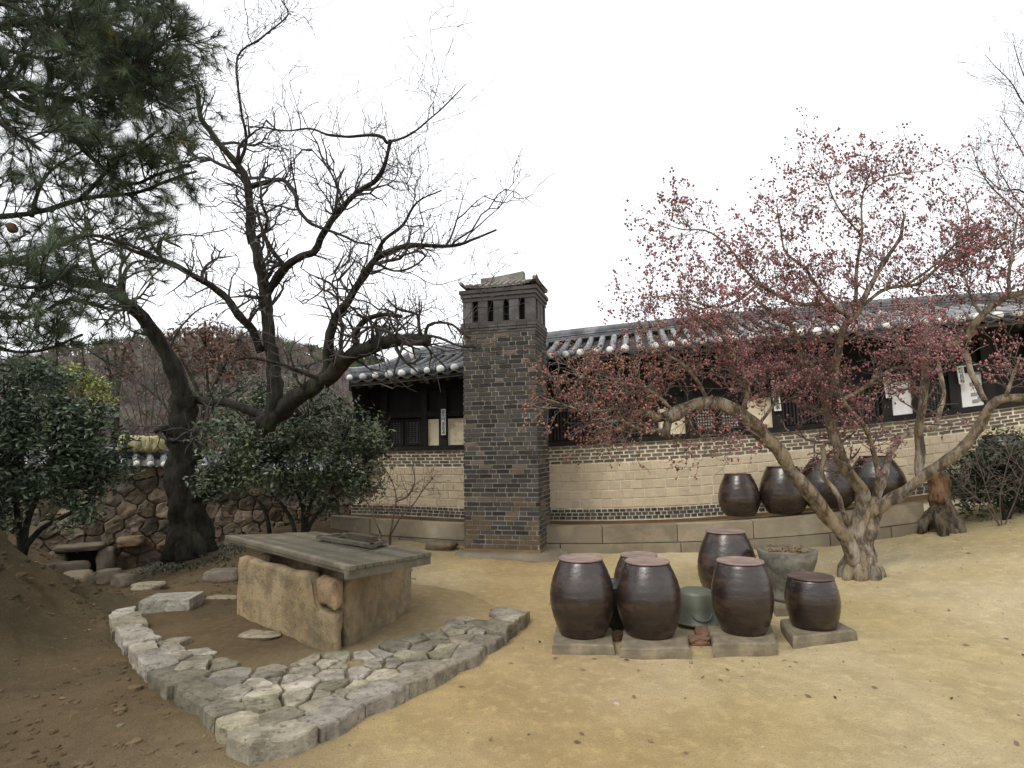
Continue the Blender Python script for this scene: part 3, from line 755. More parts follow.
# ------------------------------------------------------------------ well and its paved platform
PZ = .10
_wf, _wl, _wr = G(334, 651, .1), G(236, 612, .1), G(414, 606, .1)
WFx, WFy = _wf.x, _wf.y; ULn = Vector((_wl.x - WFx, _wl.y - WFy, 0)).normalized(); URn = Vector((_wr.x - WFx, _wr.y - WFy, 0)).normalized()
plat = empty('stone_platform', (-1.6, 4.6, 0), 'low paved stone kerb of irregular flagstones round the covered well', 'paving')
outl = [(106, 622), (112, 642), (143, 682), (170, 703), (195, 720), (229, 751), (250, 767)]
outr = [(250, 767), (290, 760), (328, 744), (375, 716), (401, 706), (427, 694), (474, 669), (503, 648), (530, 620)]
Lp = [G(x, y, 0) for x, y in outl]; Rp = [G(x, y, 0) for x, y in outr]
cen = Vector((-1.9, 6.0, PZ))
def along(pl, s):
    Ls = [0]
    for a, b in zip(pl[:-1], pl[1:]): Ls.append(Ls[-1] + (b - a).length)
    s = min(max(s, 0), Ls[-1]); i = max(k for k in range(len(pl) - 1) if Ls[k] <= s or k == 0)
    t = (s - Ls[i]) / max(1e-6, Ls[i + 1] - Ls[i]); return pl[i].lerp(pl[i + 1], t)
def plen(pl): return sum((b - a).length for a, b in zip(pl[:-1], pl[1:]))
R = random.Random(17)
def stonecol(): v = R.uniform(.52, 1.15); w_ = R.random() < .2; return (v, v * (.965 if w_ else R.uniform(.94, .98)), v * (.96 if w_ else R.uniform(.80, .92)))
nL = Vector((.72, .69, 0)); nR = Vector((-.86, .5, 0))
def TP(x, y, w): return (x, y, PZ - .035 + w)
def edge_row(pl, blen, n_in, depth):
    L_ = plen(pl); cuts = [0]
    while cuts[-1] < L_ - blen * .7: cuts.append(cuts[-1] + blen * R.uniform(.65, 1.4))
    cuts[-1] = L_
    for a, b in zip(cuts[:-1], cuts[1:]):
        g_ = .008; A, B = along(pl, a + g_), along(pl, b - g_); Mm = along(pl, (a + b) / 2); d1, d2 = depth * R.uniform(.8, 1.25), depth * R.uniform(.8, 1.25)
        o1 = n_in * R.uniform(-.02, .03)
        poly = [(A.x + o1.x, A.y + o1.y), (Mm.x, Mm.y), (B.x + o1.x, B.y + o1.y), (B.x + n_in.x * d2, B.y + n_in.y * d2), ((A.x + B.x) / 2 + n_in.x * (d1 + d2) / 2, (A.y + B.y) / 2 + n_in.y * (d1 + d2) / 2), (A.x + n_in.x * d1, A.y + n_in.y * d1)]
        m = MB(); th_ = .036 + R.uniform(-.016, .022)
        tx, ty = R.uniform(-.06, .06), R.uniform(-.06, .06)
        def TE(x, y, w, mx=Mm.x, my=Mm.y, tx=tx, ty=ty): 
            z = PZ - .035 + w + (x - mx) * tx + (y - my) * ty
            if w < 0: z = -.06
            return (x, y, z)
        cellstone(m, poly, TE, th_, R.uniform(0, 99), stonecol(), .025, .001, .007, .03, .008, .022)
        m.build('edge_stone', M['stone'], plat)
edge_row(Lp, .36, nL, .21); edge_row(Rp, .34, nR, .22)
def segd(p, pl):
    best = 9; sg = 1
    for a, b in zip(pl[:-1], pl[1:]):
        d = Vector((b.x - a.x, b.y - a.y)); q = Vector((p[0] - a.x, p[1] - a.y)); t = min(1, max(0, q.dot(d) / d.length_squared)); dd = (q - d * t).length
        if dd < best: best = dd; sg = 1 if d.x * q.y - d.y * q.x > 0 else -1
    return best, sg
sites = []
for _ in range(9000):
    p = (R.uniform(-4, .4), R.uniform(2.8, 6.6)); dl, s1 = segd(p, Lp); dr_, s2 = segd(p, Rp)
    if s1 < 0 or s2 < 0 or p[1] > 5.9: continue      # outside
    if not (dl < .60 or dr_ < 1.08): continue
    if min(dl, dr_) < .23: continue
    if p[0] > Rp[-1].x - .12: continue
    r_ = .115 + .10 * N3((p[0], p[1], 0), 4, 3)
    if all(math.hypot(p[0] - q[0], p[1] - q[1]) > r_ * 1.3 for q in sites): sites.append(p)
# mirror ghost sites under the kerb stones so that the flags stop at them
def inrow(p): dl, s1 = segd(p, Lp); dr_, s2 = segd(p, Rp); return dl, dr_
cells = voronoi(sites, .20, .022); nfl = 0
for poly, sp in zip(cells, sites):
    if len(poly) < 3: continue
    poly2 = []
    for p in poly:          # pull corners off the kerb row
        dl, dr_ = inrow(p); v = Vector((p[0], p[1], 0))
        if dl < .205: v += nL * (.205 - dl)
        if dr_ < .215: v += nR * (.215 - dr_)
        poly2.append((v.x, v.y))
    dl, dr_ = inrow(sp)
    if (dl > .52 and dr_ > 1.0) : continue
    if R.random() < .05 or nfl >= 99: continue
    # stay clear of the well itself
    w_ = Vector((sp[0], sp[1], 0)) - Vector((WFx, WFy, 0)); 
    if w_.dot(ULn) > -.10 and w_.dot(URn) > -.10: continue
    nfl += 1; m = MB(); cellstone(m, poly2, TP, R.uniform(.022, .040), R.uniform(0, 99), stonecol(), .025, .001, .0035, .02, .006, .016); m.build('flagstone', M['stone'], plat)
# earth fill inside the kerb
fl = MB(); poly = [p + nL * .12 for p in Lp[:-1]] + [Rp[1] + nR * .15 + Vector((0, .12, 0))] + [p + nR * .12 for p in Rp[2:]] + [Vector((-.4, 6.6, 0)), Vector((-1.6, 7.4, 0)), Vector((-3.2, 7.0, 0))]
cc = Vector((-1.9, 5.4, 0)); nr = 14; nP = 60
ring = []
tot = poly + [poly[0]]; 
for k in range(nP): ring.append(along([Vector((p.x, p.y, 0)) for p in tot], plen([Vector((p.x, p.y, 0)) for p in tot]) * k / nP))
for j in range(nr + 1):
    for k in range(nP):
        p = cc.lerp(ring[k], j / nr); z = PZ - .035 + .02 * N3((p.x, p.y, 0), 2.5, 6) + .01 * N3((p.x, p.y, 0), 9, 6)
        if j == nr: z = min(z, gz(p.x, p.y) - .02) if p.y > 5.9 else z - .02
        fl.v.append((p.x, p.y, z))
for j in range(nr):
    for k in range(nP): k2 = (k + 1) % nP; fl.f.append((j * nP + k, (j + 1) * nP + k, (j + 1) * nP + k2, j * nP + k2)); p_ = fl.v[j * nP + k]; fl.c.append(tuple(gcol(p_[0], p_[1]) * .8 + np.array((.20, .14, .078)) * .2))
fl.build('earth_fill', M['ground'], plat, smooth=True)
bk_ = MB(); R = random.Random(55)
for i in range(5200):
    x, y = R.uniform(-7.5, -2.6), R.uniform(2.4, 6.8)
    if N3((x, y, 0), 1.5, 44) < -.02 + .25 * max(0, x + 4): continue
    p = Vector((x, y, gz(x, y) - .005)); a = R.uniform(0, 6.28); L_ = R.uniform(.015, .055); d = Vector((math.cos(a), math.sin(a), R.uniform(.1, .9))) * L_; w = Vector((-math.sin(a), math.cos(a), 0)) * .0035; v = R.uniform(.5, 1.3)
    c = (v, v, v) if R.random() < .45 else (v * 2.6, v * 2.0, v * 1.3); bk_.add([p - w, p + w, p + d], [(0, 1, 2)], c)
tag(bk_.build('dry_grass', M['moss']), 'short moss and dead grass growing over the earth bank on the left', 'grass', kind='stuff')
# scattered flat stones within the kerb's back left
m0 = [((165, 603), (.50, .36, .17), .1, 'squared grey stone block resting at the back left corner of the well platform'), ]
def loose(px, py, size, rot, label, matk='stone', z=None, grp=None, seed=1, col=(1, 1, 1), rnd=.5, flat=.1, amp=.18, name='loose_stone', zg=None):
    p = G(px, py, .1)
    for _ in range(6): p = G(px, py, gz(p.x, p.y) if zg is None else zg)
    m = MB(); rock(m, (p.x, p.y + size[1] * .3, p.z + size[2] * .32), size, seed, col, 6, amp, rot, flat, 0, rnd)
    o = m.build(name, M[matk], smooth=rnd > .3); return tag(o, label, 'stone', grp)
loose(166, 612, (.46, .34, .15), .1, 'squared pale stone block resting at the back left corner of the well platform', seed=3, rnd=.05, amp=.04, flat=.02, zg=.065, name='stone_block')
loose(219, 582, (.36, .26, .16), .2, 'dark rounded stone lying between the bare tree and the well', 'rubble', seed=6, col=(1.1, 1.1, 1.1))
loose(104, 582, (.26, .22, .17), .5, 'weathered rock just right of the culvert mouth', 'rubble', seed=8, col=(1.7, 1.65, 1.5))
loose(119, 587, (.18, .22, .17), 1.2, 'dark angular rock leaning beside the weathered rock by the culvert', 'rubble', seed=12, col=(1.5, 1.5, 1.4))
loose(145, 590, (.3, .22, .08), .3, 'flat pale stone sunk in the earth above the squared block', 'stone', seed=15, col=(.85, .8, .7))
loose(257, 638, (.32, .18, .03), -.3, 'flat pale stone set in the earth left of the well', 'stone', seed=19, col=(1, .9, .75), zg=.062)
loose(222, 601, (.34, .14, .05), -.2, 'thin flat stone half buried behind the squared block and left of the well', 'stone', seed=23, col=(.9, .8, .65), zg=.062)
loose(60, 604, (.36, .4, .36), .4, 'rounded mossy boulder bulging from the earth bank', 'rubble', seed=33, col=(1.2, 1.15, 1.0))
loose(440, 550, (.42, .3, .16), .0, 'low rounded stone at the terrace foot left of the chimney', 'rubble', seed=41, col=(1.1, 1.0, .85), rnd=.8)
loose(66, 580, (.3, .3, .24), .4, 'brown stone edging the culvert mouth on its left', 'rubble', seed=53, col=(1.2, 1.1, 1.0))
for i_, (x_, y_, sz_, lb_) in enumerate([(72, 615, (.22, .18, .2), 'small dark stone stuck in the bank between the boulder and the path'), (50, 575, (.3, .2, .16), 'brown stone half buried at the crest of the earth bank'), (95, 562, (.2, .14, .12), 'fist-like brown stone directly before the culvert lintel'), (30, 640, (.2, .16, .1), 'dull stone flush with the face of the earth bank')]):
    loose(x_, y_, sz_, i_ * .7, lb_, 'rubble', seed=90 + i_, col=(1.0, .95, .85))
loose(128, 545, (.34, .22, .16), .4, 'low brown stone at the wall foot left of the crooked tree', 'rubble', seed=57, col=(1.3, 1.1, .9))

well = empty('covered_well', (-1.9, 5.4, PZ), 'square old stone well of big granite slabs capped by a grey plank cover', 'well')
Wf = G(334, 651, .1); Wl = G(236, 612, .1); Wr = G(414, 606, .1)
ul = (Wl - Wf); ur = (Wr - Wf); Wb = Wf + ul + ur
ul_n = Vector((ul.x, ul.y, 0)).normalized(); ur_n = Vector((ur.x, ur.y, 0)).normalized()
wz = .60
def wedge(o, du, dv, L_, T_, z0, z1, seed, name, c=(1, 1, 1), notch=None):
    m = MB(); nx_, ny_, nz_ = 30, 6, 16
    vs = {}; lst = []; fs = []
    def f(i, j, k):
        key = (i, j, k)
        if key not in vs:
            u, v, w = i / nx_, j / ny_, k / nz_
            z1_ = z1
            if notch: tt_ = min(1, max(0, (u * L_ - notch[0]) / .03)); tt_ = tt_ * tt_ * (3 - 2 * tt_); z1_ = (z1 - notch[1]) * (1 - tt_) + z1 * tt_
            p = o + du * (u * L_) + dv * (v * T_)
            z = z0 + (z1_ - z0) * w
            s_ = Vector((p.x, p.y, z))
            am = .030
            # soften the arrises
            def ez(t, r, LL_=1): t = min(t, 1 - t) * LL_; return max(0, 1 - t / .045)
            eu, ev, ew = ez(u, 0, L_), ez(v, 0, T_), ez(w, 0, z1 - z0); sh = max(eu * ev, eu * ew, ev * ew)
            ce = o + du * (L_ / 2) + dv * (T_ / 2); ce.z = (z0 + z1) / 2
            s_ = s_ + (ce - s_).normalized() * (.030 * min(1.5, sh))
            s_ += Vector((N3(s_, 3, seed), N3(s_, 3, seed + 4), N3(s_, 3, seed + 9) * .6)) * am + Vector((N3(s_, 9, seed), N3(s_, 9, seed + 4), 0)) * .008
            vs[key] = len(lst); lst.append(s_)
        return vs[key]
    for i in range(nx_):
        for k in range(nz_):
            fs.append((f(i, 0, k), f(i + 1, 0, k), f(i + 1, 0, k + 1), f(i, 0, k + 1))); fs.append((f(i, ny_, k), f(i, ny_, k + 1), f(i + 1, ny_, k + 1), f(i + 1, ny_, k)))
    for j in range(ny_):
        for k in range(nz_):
            fs.append((f(0, j, k), f(0, j, k + 1), f(0, j + 1, k + 1), f(0, j + 1, k))); fs.append((f(nx_, j, k), f(nx_, j + 1, k), f(nx_, j + 1, k + 1), f(nx_, j, k + 1)))
    for i in range(nx_):
        for j in range(ny_):
            fs.append((f(i, j, nz_), f(i + 1, j, nz_), f(i + 1, j + 1, nz_), f(i, j + 1, nz_)))
    m.add(lst, fs, c); return m.build(name, M['wellstone'], well, smooth=True)
Wo = Vector((Wf.x, Wf.y, 0)); TH = .26
LL, LR = Vector((ul.x, ul.y, 0)).length, Vector((ur.x, ur.y, 0)).length
# left face: long stone, lower toe, small red upper stone; right face: one big slab with a notch stone
TL = .13
wedge(Wo, ul_n, ur_n, LL, TL, -.02, wz, 3, 'well_stone', (1.05, .99, .86), (.27, .235))
wedge(Wo - ur_n * .004, ul_n, ur_n, .295, TL + .03, wz - .232, wz, 9, 'well_stone', (1.08, .92, .80))['label'] = 'small reddish corner stone'
wedge(Wo + ur_n * (TL + .034) + ul_n * .005, ur_n, ul_n, LR - TL - .04, TH, -.02, wz, 12, 'well_stone', (.86, .82, .74))
wedge(Wo + ul_n * (LL - TH) + ur_n * (TH + .005), ur_n, ul_n, LR - TH, TH, .02, wz - .02, 19, 'well_stone', (.85, .8, .72))
wedge(Wo + ur_n * (LR - TH) + ul_n * (TH + .01), ul_n, ur_n, LL - 2 * TH - .02, TH, .02, wz - .02, 22, 'well_stone', (.85, .8, .72))
# plank cover
A, B, C, D = G(349, 567, .735), G(432, 552.5, .72), G(317, 531.5, .74), G(225, 535.5, .735)
th = .082
cov = empty('well_cover', (A + C) / 2 - Vector((0, 0, .1)), 'grey weathered plank lid with a framed hatch lying on the stone well', 'well cover')
npl = 11; R = random.Random(23)
for i in range(npl):
    t0, t1 = i / npl, (i + 1) / npl - .006
    a, b, c, d = A.lerp(B, t0), A.lerp(B, t1), D.lerp(C, t1), D.lerp(C, t0); m = MB()
    dz = Vector((0, 0, R.uniform(-.004, .004))); tv = Vector((0, 0, -.03)); v = R.uniform(.75, 1.25)
    m.hexa([a + tv, b + tv, c + tv, d + tv, a + dz, b + dz, c + dz, d + dz], (v, v, v * .97)); m.build('plank', M['lid_wood'], cov, bevel=.004)
m = MB()
def bar(P0, P1, w, z0, z1, c=(1, 1, 1)):
    d = (P1 - P0); n_ = Vector((-d.y, d.x, 0)).normalized() * w; zz = lambda p, z: Vector((p.x, p.y, p.z + z))
    m.hexa([zz(P0, z0), zz(P1, z0), zz(P1 + n_, z0), zz(P0 + n_, z0), zz(P0, z1), zz(P1, z1), zz(P1 + n_, z1), zz(P0 + n_, z1)], c)
ins = lambda p: p + ((A + C) / 2 - p) * .012
a, b, c, d = map(ins, (A, B, C, D))
bar(a, b, .05, -th - .01, -.031); m.build('edge_batten', M['lid_wood'], cov); m = MB(); bar(d, a, .05, -.055, -.031, (.8, .8, .8)); bar(b, c, .05, -.06, -.031); bar(c, d, .05, -th, -.031); m.build('under_frame', M['lid_wood'], cov)
# framed hatch
H = [G(330, 549, .745), G(356, 545.5, .745), G(389, 543.5, .745), G(352, 538.5, .745)]
H = [G(316, 539.5, .745), G(372, 548.5, .745), G(387, 544, .745), G(342, 535.5, .745)]
hat = MB(); m = hat
for k in range(4): bar(H[k], H[(k + 1) % 4], .05, .006, .032, (.85, .85, .85))
hat.build('hatch_frame', M['lid_wood'], cov)
m = MB(); p0, p1 = G(346, 538.5, .77), G(371, 543, .77); bar(p0, p1, .07, .0, .05, (.6, .58, .55)); 
m.build('hatch_handle', M['lid_wood'], cov)

# ------------------------------------------------------------------ jars
def jar_profile(rt, rm, rb, H, mid=.55):
    pr = [(rb * .2, 0), (rb, 0), (rb * 1.01, .01)]
    n = 26
    for i in range(1, n + 1):
        t = i / n
        if t < mid: r = rb + (rm - rb) * math.sin(t / mid * math.pi / 2) ** .9
        else:
            u = (t - mid) / (1 - mid); r = rm + (rt - rm) * u ** 1.75
        pr.append((r * (1 + .006 * math.sin(i * 2.3)), H * t * .965))
    pr += [(rt * .98, H * .97)]
    return pr
def jar(px, pyb, pyt, hw, name, label, grp, Y=None, zbase=0, lidm='lid', lid_h=.03, mid=.55, yaw=0, col=(1, 1, 1)):
    """px centre, pyb/pyt base and top rows, hw=(top, mid, base) half widths in px"""
    p = G(px, pyb, zbase) if Y is None else P(px, pyb, Y)
    z0 = p.z if zbase == 0 and Y is not None else zbase
    H = P(px, pyt, p.y).z - z0; k = p.y / F * 1.0 * math.sqrt(1 + ((px - 512) / F) ** 2 * .0 )
    rt, rm, rb = [h * k * .985 for h in hw]
    root = empty(name, (p.x, p.y, z0), label, 'jar', grp)
    m = MB(); v_ = .8 + .55 * ((px * 7919) % 97) / 97; m.lathe(jar_profile(rt, rm, rb, H, mid), 48, (v_, v_ * .97, v_ * .93), capt=True)
    o = m.build('body', M['jar'], root, smooth=True, local=True)
    m = MB(); m.lathe([(rt * .99, H * .972), (rt * 1.03, H * .974), (rt * 1.04, H * .975 + lid_h * .3), (rt * 1.02, H * .975 + lid_h * .45), (rt * .97, H * .975 + lid_h * .45), (rt * .93, H * .975 + lid_h * .3), (rt * .1, H * .975 + lid_h * .3)], 48)
    m.build('lid', M[lidm], root, smooth=True, local=True)
    root.rotation_euler.z = yaw; return root, p, H, (rt, rm, rb)
SZ = .075
def base_slab(pxs, label, seed):
    q = [G(x, y, SZ) for x, y in pxs]; m = MB(); n = 8
    ce = sum(q, Vector()) / 4
    vs = []; 
    for lev, (sc, z) in enumerate(((1.0, -.05), (1.02, .02), (1.0, SZ - .012), (.96, SZ))):
        for k in range(4):
            a, b = q[k], q[(k + 1) % 4]
            for i in range(n):
                p = a.lerp(b, i / n); p = ce + (p - ce) * sc; j = N3(p, 4, seed) * .02
                vs.append((p.x + j, p.y + j * .8, z + (.008 * N3(p, 3, seed) if lev > 1 else 0)))
    K = 4 * n; fs = []
    for l in range(3):
        for k in range(K): k2 = (k + 1) % K; fs.append((l * K + k, l * K + k2, (l + 1) * K + k2, (l + 1) * K + k))
    fs.append(tuple(3 * K + k for k in range(K))); m.add(vs, fs); o = m.build('base_slab', M['slab'], bevel=0); tag(o, label, 'stone slab', 'flat stone slabs under the jars')
base_slab([(553, 644), (614, 645), (612, 627), (556, 625)], 'leftmost slab, thin and half sunk, under the jar nearest the well', 1)
base_slab([(620, 648), (689, 648), (686, 629), (624, 628)], 'thick slab with rounded edges under the second jar from the left', 2)
base_slab([(713, 644), (776, 642), (772, 624), (708, 625)], 'squared slab under the tall barrel jar before the stone mortar', 3)
base_slab([(793, 637), (856, 630), (828, 615), (780, 619)], 'slab set askew under the smallest dark jar', 4)
base_slab([(775, 608), (812, 606), (806, 594), (770, 596)], 'small slab half hidden beneath the stone mortar', 5)
JG = 'lidded storage jars on slabs in the court'
jar(583, 633, 557, (21, 31.5, 22), 'storage_jar', 'brown glazed jar nearest the chimney with a pinkish lid, leftmost of the front row', JG, zbase=SZ, mid=.52)
jar(650, 634, 560, (21, 31.5, 22), 'storage_jar', 'brown jar on the rounded thick slab just left of the upturned pail', JG, zbase=SZ, mid=.52)
jar(744, 631, 560, (21.5, 29, 20), 'storage_jar', 'dark slim barrel jar with a pale pink lid in front of the tallest jar', JG, zbase=SZ, mid=.5)
jar(814, 626, 576, (20.5, 25, 19.5), 'storage_jar', 'smallest squat dark jar at the right end of the front row, with a dark lid', JG, zbase=SZ, lidm='lid_dark', mid=.55)
jar(729, 598, 530, (18, 28.5, 20), 'storage_jar', 'tallest dark jar standing behind the slim barrel jar, with a pale lid', JG, zbase=.0, mid=.45)
jar(641, 612, 554, (17.5, 26, 18), 'storage_jar', 'jar almost hidden behind the second front jar, only its lid showing', JG, zbase=.0, mid=.5)
TG = 'dark jars along the terrace'
def tjar(px, pyb, pyt, hw, label, a, mid=.42): 
    p = LN(px, pyb, a); 
    r = jar(px, pyb, pyt, hw, 'terrace_jar', label, TG, Y=p.y, lidm='lid_dark', lid_h=.012, mid=mid); return r
tjar(740, 515, 473, (12.5, 20, 14), 'round dark jar at the left end of the terrace row', 9.72, .4)
tjar(785, 513, 465.5, (14.5, 23, 15), 'near-black jar second from the left on the terrace, beside the round dark one', 9.72, .42)
tjar(828, 507, 458, (13, 27.5, 17), 'broad brown jar on the terrace behind the leaning trunk limb', 9.72, .4)
tjar(878, 501, 455, (13.5, 26, 16), 'broad grey-sheened jar at the right of the terrace row behind the trunk fork', 9.72, .4)
tjar(1004, 476, 434, (13, 22, 15), 'dark jar by the house wall showing above the evergreen shrub', 9.72, .4)

# upturned pail, dark tub, stone mortar planter
p = G(697, 622, .02); k = p.y / F
pail = empty('upturned_pail', p, 'dull grey-green metal pail turned upside down between two brown jars', 'pail')
m = MB(); H = P(697, 589, p.y).z - .02
m.lathe([(20 * k, 0), (20.5 * k, .008), (20 * k, .018), (18.6 * k, .03), (18 * k, H * .5), (16.6 * k, H * .88), (15.5 * k, H * .96), (13 * k, H), (1 * k, H + .003)], 40)
m.build('body', M['pail'], pail, smooth=True, local=True)
m = MB(); pts = []
for i in range(13): t = math.pi * i / 12; pts.append((-.085 * math.cos(t), -19 * k * math.cos(.085 * math.cos(t) / (19 * k)) - .006, H * .40 - .06 * math.sin(t)))
m.tube(pts, [.005] * 13, 6); m.build('handle', M['pail'], pail, smooth=True, local=True)
m = MB(); m.tube([(1.0 * 20.3 * k * math.cos(t), 20.3 * k * math.sin(t), .012) for t in [6.2832 * i / 32 for i in range(33)]], [.007] * 33, 6); m.build('rim', M['pail'], pail, smooth=True, local=True)
p = G(615, 624, .02); k = p.y / F; H = P(615, 580, p.y).z - .02
tub = empty('lidded_tub', p, 'dark greenish enamel tub squeezed between the two leftmost brown jars', 'tub')
m = MB(); m.lathe([(14 * k, 0), (15 * k, .01), (17 * k, H * .8), (17.2 * k, H * .86)], 32); m.build('body', M['tub'], tub, smooth=True, local=True)
m = MB(); m.lathe([(18 * k, H * .861), (18 * k, H * .90), (15 * k, H * .95), (4 * k, H * .98), (4 * k, H * 1.03), (1 * k, H * 1.04)], 32); m.build('lid', M['tub'], tub, smooth=True, local=True)
p = G(790, 599, SZ); k = p.y / F; H = P(790, 549, p.y).z - SZ
mor = empty('stone_mortar', (p.x, p.y, SZ), 'rough grey stone mortar filled with dry leaves behind the smallest jar', 'mortar')
m = MB(); pr = [(3 * k, 0), (19 * k, 0), (19 * k, .05), (15.5 * k, .07), (16.5 * k, H * .25), (21 * k, H * .5), (25.5 * k, H * .78), (27.5 * k, H * .97), (26.5 * k, H * 1.0), (23.5 * k, H * 1.0), (22 * k, H * .93), (20 * k, H * .9), (2 * k, H * .9)]
m.lathe(pr, 40); 
m.v = [tuple(Vector(v) * (1 + .035 * N3(v, 6, 4) + .02 * N3(v, 14, 4))) for v in m.v]
m.build('bowl', mat('mortar_stone', (.17, .155, .125), .95, (.09, .085, .07), 9, .9, 30, .1, c3=(.24, .22, .18), s3=5, bdist=.02), mor, smooth=True, local=True)
m = MB(); R = random.Random(9)
for i in range(260):
    a = R.uniform(0, 6.28); r = 20 * k * math.sqrt(R.random()); c = Vector((r * math.cos(a), r * math.sin(a), H * .93 + R.uniform(0, .05)))
    d = Vector((R.uniform(-1, 1), R.uniform(-1, 1), R.uniform(-.4, .8))).normalized() * R.uniform(.02, .05); w = d.orthogonal().normalized() * .008
    v = R.uniform(.5, 1.3); m.add([c - d, c + w, c + d, c - w], [(0, 1, 2, 3)], (v * .9, v * 1.2, v))
m.build('dry_plants', M['dry'], mor, local=True)['kind'] = 'stuff'
R = random.Random(40)   # broken bricks between the slabs
for i, (x, y) in enumerate([(703, 636), (777, 612), (699, 644), (618, 640)]):
    loose(x, y, (.16, .1, .06), R.uniform(0, 3), ['small broken brick between the pail and the barrel jar slab', 'dark brick fragment between the mortar and the smallest jar', 'half-buried reddish brick in front of the upturned pail', 'thin brick sliver wedged between the two leftmost slabs'][i], 'rubble', seed=70 + i, col=(1.3, .9, .75), rnd=.1, zg=.0, name='brick_fragment')

# ------------------------------------------------------------------ tree helpers
def smooth_path(pts, step):
    P_ = [Vector(p) for p in pts]; o = []
    P2 = [P_[0] * 2 - P_[1]] + P_ + [P_[-1] * 2 - P_[-2]]
    for i in range(1, len(P2) - 2):
        a, b, c, d = P2[i - 1], P2[i], P2[i + 1], P2[i + 2]; n = max(2, int((c - b).length / step))
        for k in range(n):
            t = k / n; o.append(.5 * ((2 * b) + (c - a) * t + (2 * a - 5 * b + 4 * c - d) * t * t + (3 * b - a - 3 * c + d) * t ** 3))
    o.append(P_[-1]); return o
LS = [1.0]
def limb(mb, px, r0, r1, n=9, step=.07, bump=.38, seed=0, wig=.03):
    """px: list of (px, py, Y)"""
    q = smooth_path([P(*p) for p in px], step); m = len(q); rad = []
    for i in range(m):
        t = i / (m - 1); q[i] = q[i] + Vector((N3(q[i], 2.5, seed), N3(q[i], 2.5, seed + 7), N3(q[i], 2.5, seed + 3))) * wig
        rad.append((r0 + (r1 - r0) * t) * LS[0])
    mb.tube(q, rad, n, (1, 1, 1), True, bump, seed); return q, rad
def grow(mb, R, p, d, L, r, lev, prm, tips, maxlev=3):
    n = max(3, int(L / prm['seg'])); pts = [p.copy()]; d = d.normalized(); q = p.copy(); sl = L / n; kids = []
    for i in range(n):
        d = (d + Vector((R.gauss(0, 1), R.gauss(0, 1), R.gauss(0, 1))) * prm['wig'] + Vector((0, 0, prm['up']))).normalized()
        q = q + d * sl; pts.append(q.copy())
        if lev < maxlev and i < n and R.random() < prm['kid']: kids.append((q.copy(), d.copy(), 1 - i / n * .5))
    rad = [max(prm['rmin'], r * (1 - .75 * i / n)) for i in range(n + 1)]
    v = R.uniform(.75, 1.25); mb.tube(pts, rad, 3 if r < .012 else 5, (v, v, v), False)
    tips.append((pts, lev))
    for (kp, kd, s) in kids:
        side = kd.cross(Vector((R.gauss(0, 1), R.gauss(0, 1), R.gauss(0, 1)))).normalized()
        nd = (kd * R.uniform(.3, .9) + side * R.uniform(.6, 1.1)).normalized()
        grow(mb, R, kp, nd, L * s * R.uniform(.4, .75), r * .6, lev + 1, prm, tips, maxlev)
def sprout(mb, R, q, rad, count, L, prm, tips, t0=.25, maxlev=3, bias=Vector((0, 0, 0)), sr=.35):
    m = len(q)
    for _ in range(count):
        i = int((t0 + (1 - t0) * R.random()) * (m - 2)) + 1; d = (q[i] - q[i - 1]).normalized()
        side = d.cross(Vector((R.gauss(0, 1), R.gauss(0, 1), R.gauss(0, 1)))).normalized()
        nd = (d * R.uniform(.1, .8) + side + bias * R.uniform(.3, 1)).normalized()
        grow(mb, R, q[i], nd, L * R.uniform(.5, 1.2), min(rad[i] * sr, .03), 1, prm, tips, maxlev)

# ------------------------------------------------------------------ crooked bare tree
bt = P(190, 552, 8.3)
tree = empty('bare_tree', bt, 'big crooked leafless tree with dark mossy trunk rising beside the well', 'tree')
tk = MB(); LM = []
def add(px, r0, r1, seed, n=9, **k): q, r = limb(tk, px, r0, r1, n, seed=seed, **k); LM.append((q, r)); return q, r
add([(191, 560, 8.3), (188, 535, 8.3), (187, 500, 8.3), (182, 460, 8.3), (181, 425, 8.3), (184, 396, 8.3)], .265, .15, 1, 18, bump=.5)
tkb = MB()
for a in range(7):
    an = a * .9 + .3; p0 = bt + Vector((0, 0, .30)); p1 = bt + Vector((math.cos(an) * .2, math.sin(an) * .2, .08)); p2 = bt + Vector((math.cos(an) * .34, math.sin(an) * .34, -.08)); tk.tube([p0, p1, p2], [.13, .11, .04], 7, (1, 1, 1), True, .3, a)
LS[0] = .70
add([(184, 400, 8.3), (180, 382, 8.25), (167, 355, 8.1), (148, 325, 7.9), (129, 305, 7.7), (108, 290, 7.5), (83, 282, 7.3), (45, 268, 7.1), (10, 262, 7.0)], .165, .05, 2, 11)
add([(176, 440, 8.2), (165, 428, 8.0), (155, 432, 7.9)], .10, .05, 40, 8)      # knotty stub
add([(184, 398, 8.3), (205, 400, 8.3), (230, 403, 8.2), (252, 412, 8.1), (268, 420, 8.0)], .075, .085, 3, 9)
add([(192, 505, 8.3), (208, 488, 8.15), (226, 472, 8.1), (246, 450, 8.0), (266, 424, 8.0)], .15, .14, 4, 12)
A_ = add([(266, 428, 8.0), (276, 395, 7.9), (272, 355, 7.9), (266, 305, 7.85), (258, 258, 7.8), (250, 225, 7.8), (249, 189, 7.75), (239, 168, 7.7), (215, 137, 7.6), (200, 117, 7.5), (196, 85, 7.4)], .15, .035, 5, 11)
MR = add([(262, 424, 8.0), (282, 410, 7.9), (304, 393, 7.7), (327, 378, 7.5), (345, 360, 7.35), (362, 350, 7.2), (390, 342, 7.0), (412, 341, 6.9), (429, 342, 6.85)], .165, .10, 6, 12)
